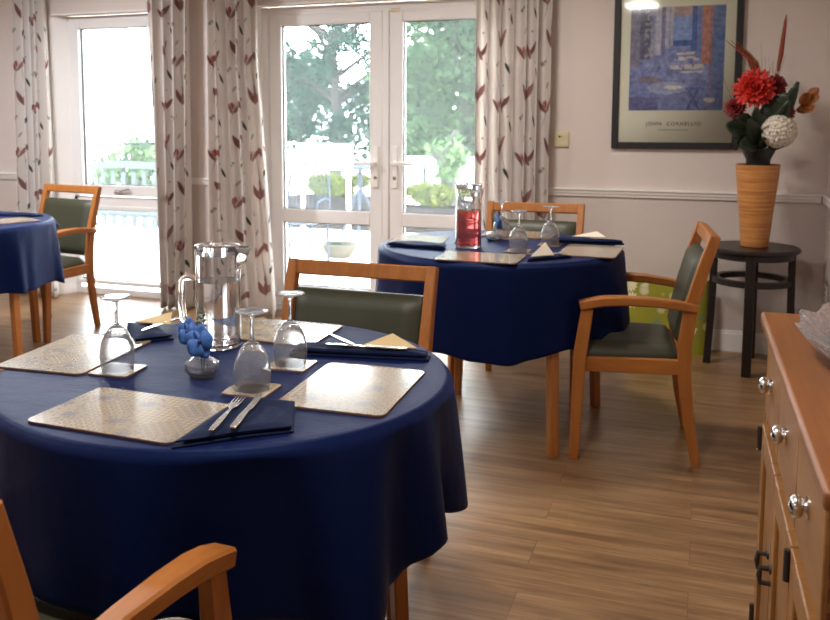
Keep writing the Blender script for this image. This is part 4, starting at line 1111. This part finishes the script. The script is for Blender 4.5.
tree('garden_tree', 'low dark tree between the board and the taller trees', (-8.2, 23.0, GZ), crown(3, 30, 4.2, .7, .5, 2.6, .9), 9000, .11, M['leaf_blue'], 13, branches(6, 2.2, 8, 1.3), group=Gt)
tree('garden_tree', 'small hazy tree behind the railings in the tall window', (-9.0, 13.2, GZ), crown(7, 12, .5, .4, .35, .8, .35), 1500, .07, M['leaf_young'], 17, branches(8, .9, 6, .5), group=Gt)
tree('young_tree', 'slender pale young tree in front of the white garden wall', (-3.06, 11.4, GZ), crown(9, 16, .22, .2, .45, 1.25, .15), 420, .05, M['leaf_young'], 19, branches(9, 1.2, 8, .35))
# white garden wall with a dark slot
wl = thing('garden_wall', 'low white garden wall in front of the trees', 'garden wall', (-3.6, 13.1, GZ))
MB().box(-1.0, 1.9, -.05, .05, 0, .74).build('wall_panel', M['outwhite'], wl, smooth=0)
MB().box(-1.02, 1.92, -.07, .07, .74, .78).build('coping', M['outwhite'], wl, smooth=0)
MB().box(-.275, -.235, -.075, -.05, .36, .66).build('slot', M['railblack'], wl, smooth=0)
# white board on posts
bd = thing('white_board', 'blank white board standing outside the left door', 'board', (-4.0, 9.55, GZ))
MB().box(-.335, .335, -.015, .015, .80, 1.09).build('panel', M['outwhite'], bd, bevel=.003)
for s in (-1, 1): MB().box(s * .28 - .02, s * .28 + .02, .015, .05, 0, 1.05).build('post', M['outwhite'], bd)
# planters with shrubs
def planter(label, x0, x1, y, zt, hb, seed, n):
    cx = (x0 + x1) / 2; w = (x1 - x0) / 2
    t = thing('planter', label, 'planter', (cx, y, GZ))
    b = MB(); zz = zt - GZ
    b.box(-w, w, -.18, -.15, 0, zz); b.box(-w, w, .15, .18, 0, zz); b.box(-w, -w + .03, -.15, .15, 0, zz); b.box(w - .03, w, -.15, .15, 0, zz); b.box(-w + .03, w - .03, -.15, .15, 0, zz - .04)
    b.build('planter_box', M['planter'], t, smooth=0)
    leaves(n, [(random.Random(seed + k).uniform(-w * .8, w * .8), random.Random(seed + k + 50).uniform(-.08, .08), zz + hb * random.Random(seed + k + 9).uniform(.2, .75), .16, .14, hb * .35) for k in range(9)], .032, seed).build('shrub', M['leaf_lime'], t, smooth=0)
planter('grey planter with a yellow-green shrub beyond the left door', -4.85, -3.70, 10.6, .30, .26, 5, 3600)
planter('grey planter with a leafy shrub beyond the right door', -3.42, -2.45, 10.6, .21, .26, 7, 3400)
# bistro table
bt = thing('bistro_table', 'small pale pedestal table outside the left door', 'garden table', (-3.70, 9.9, GZ))
MB().lathe([(0, .80), (.26, .80), (.265, .81), (.265, .825), (.26, .83), (0, .83)], 32, cap=False).build('table_top', M['outgrey'], bt, smooth=40)
MB().tube([(0, 0, .5), (0, 0, .8)], .03).build('column', M['outgrey'], bt)
for k in range(3):
    a = R(-90 + 120 * k + 15); c, s = math.cos(a), math.sin(a)
    MB().tube([(0, 0, .56), (c * .09, s * .09, .42), (c * .2, s * .2, .16), (c * .27, s * .27, .012)], [.026, .022, .02, .014]).build('leg', M['outgrey'], bt)
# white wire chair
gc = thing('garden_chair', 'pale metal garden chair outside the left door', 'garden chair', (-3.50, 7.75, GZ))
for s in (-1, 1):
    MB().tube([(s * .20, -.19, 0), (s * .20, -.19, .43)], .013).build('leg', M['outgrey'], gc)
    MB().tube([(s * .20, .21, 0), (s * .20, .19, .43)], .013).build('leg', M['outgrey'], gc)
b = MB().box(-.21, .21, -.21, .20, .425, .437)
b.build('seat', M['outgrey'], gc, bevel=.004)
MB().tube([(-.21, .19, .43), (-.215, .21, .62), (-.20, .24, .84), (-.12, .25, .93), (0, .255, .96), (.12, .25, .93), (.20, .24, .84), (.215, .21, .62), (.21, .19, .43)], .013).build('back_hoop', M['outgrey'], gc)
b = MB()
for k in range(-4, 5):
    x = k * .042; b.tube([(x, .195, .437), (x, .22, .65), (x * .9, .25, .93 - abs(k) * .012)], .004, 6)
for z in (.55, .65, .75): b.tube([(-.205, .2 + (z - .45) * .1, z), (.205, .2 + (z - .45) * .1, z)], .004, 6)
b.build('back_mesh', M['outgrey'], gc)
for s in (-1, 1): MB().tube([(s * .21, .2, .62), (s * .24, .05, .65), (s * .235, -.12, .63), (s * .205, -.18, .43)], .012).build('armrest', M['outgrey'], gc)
# stone pot
pt = thing('stone_bowl', 'low round stone bowl on the pale paving outside', 'garden pot', (-3.38, 8.45, GZ))
MB().lathe([(0, 0), (.10, 0), (.15, .05), (.18, .12), (.185, .14), (.16, .14), (.14, .10), (0, .09)], 32, cap=False).build('bowl_body', M['stone'], pt, smooth=40)
leaves(160, [(-.06, 0, .125, .07, .06, .03), (.07, 0, .12, .05, .05, .02)], .02, 3).build('plant', M['leaf_blue'], pt, smooth=0)
# railings
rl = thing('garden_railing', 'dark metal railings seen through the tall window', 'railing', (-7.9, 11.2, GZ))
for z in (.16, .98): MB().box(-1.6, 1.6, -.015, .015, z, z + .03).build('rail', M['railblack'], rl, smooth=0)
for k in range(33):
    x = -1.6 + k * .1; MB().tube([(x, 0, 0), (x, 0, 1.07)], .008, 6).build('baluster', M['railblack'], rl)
# white bench
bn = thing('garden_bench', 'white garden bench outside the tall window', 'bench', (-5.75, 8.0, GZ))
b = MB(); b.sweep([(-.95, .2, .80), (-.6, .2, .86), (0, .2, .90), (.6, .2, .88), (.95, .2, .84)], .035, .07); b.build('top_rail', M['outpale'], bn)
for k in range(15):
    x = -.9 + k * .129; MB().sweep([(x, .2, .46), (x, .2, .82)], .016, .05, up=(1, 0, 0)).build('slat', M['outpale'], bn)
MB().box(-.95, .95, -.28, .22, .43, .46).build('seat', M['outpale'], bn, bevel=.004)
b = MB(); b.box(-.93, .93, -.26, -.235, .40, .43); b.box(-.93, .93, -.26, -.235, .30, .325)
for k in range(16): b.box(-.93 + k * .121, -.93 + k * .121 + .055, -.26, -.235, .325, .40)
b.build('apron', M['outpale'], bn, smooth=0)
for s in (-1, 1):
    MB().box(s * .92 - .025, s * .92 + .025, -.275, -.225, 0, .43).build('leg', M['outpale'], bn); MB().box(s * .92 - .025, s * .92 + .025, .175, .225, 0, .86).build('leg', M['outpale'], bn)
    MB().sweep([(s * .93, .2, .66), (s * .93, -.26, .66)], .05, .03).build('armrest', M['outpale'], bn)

# ------------------------------------------------------------------ light, camera
wd = bpy.data.worlds.new('sky'); SC.world = wd; wd.use_nodes = True
nt = wd.node_tree; nt.nodes['Background'].inputs[0].default_value = (.90, .96, 1.0, 1); nt.nodes['Background'].inputs[1].default_value = 13.

cam = bpy.data.cameras.new('camera'); cam.sensor_width = 36; cam.sensor_fit = 'HORIZONTAL'; cam.lens = 39.80; cam.shift_x = .0803; cam.shift_y = -.1204
cam.clip_start = .05; cam.clip_end = 300
co_ = bpy.data.objects.new('camera', cam); COL.objects.link(co_)
r_, f_, u_ = Vector((.93221, .3619, -.00308)), Vector((-.36013, .92675, -.10699)), Vector((-.03586, .10084, .99426))
mx = Matrix((( r_.x, u_.x, -f_.x), (r_.y, u_.y, -f_.y), (r_.z, u_.z, -f_.z))).to_4x4(); mx.translation = (0, 0, 1.3524)
co_.matrix_world = mx
cam.dof.use_dof = True; cam.dof.focus_distance = 2.15; cam.dof.aperture_fstop = 7.1
SC.camera = co_
vs = SC.view_settings; vs.view_transform = 'Standard'; vs.look = 'None'; vs.gamma = 1.0; vs.exposure = .9; vs.use_curve_mapping = False
SC.cycles.use_denoising = True
SC.cycles.max_bounces = 14; SC.cycles.transmission_bounces = 12; SC.cycles.transparent_max_bounces = 24; SC.cycles.diffuse_bounces = 6; SC.cycles.glossy_bounces = 6
SC.cycles.sample_clamp_indirect = 8.0; SC.cycles.caustics_reflective = False; SC.cycles.caustics_refractive = False
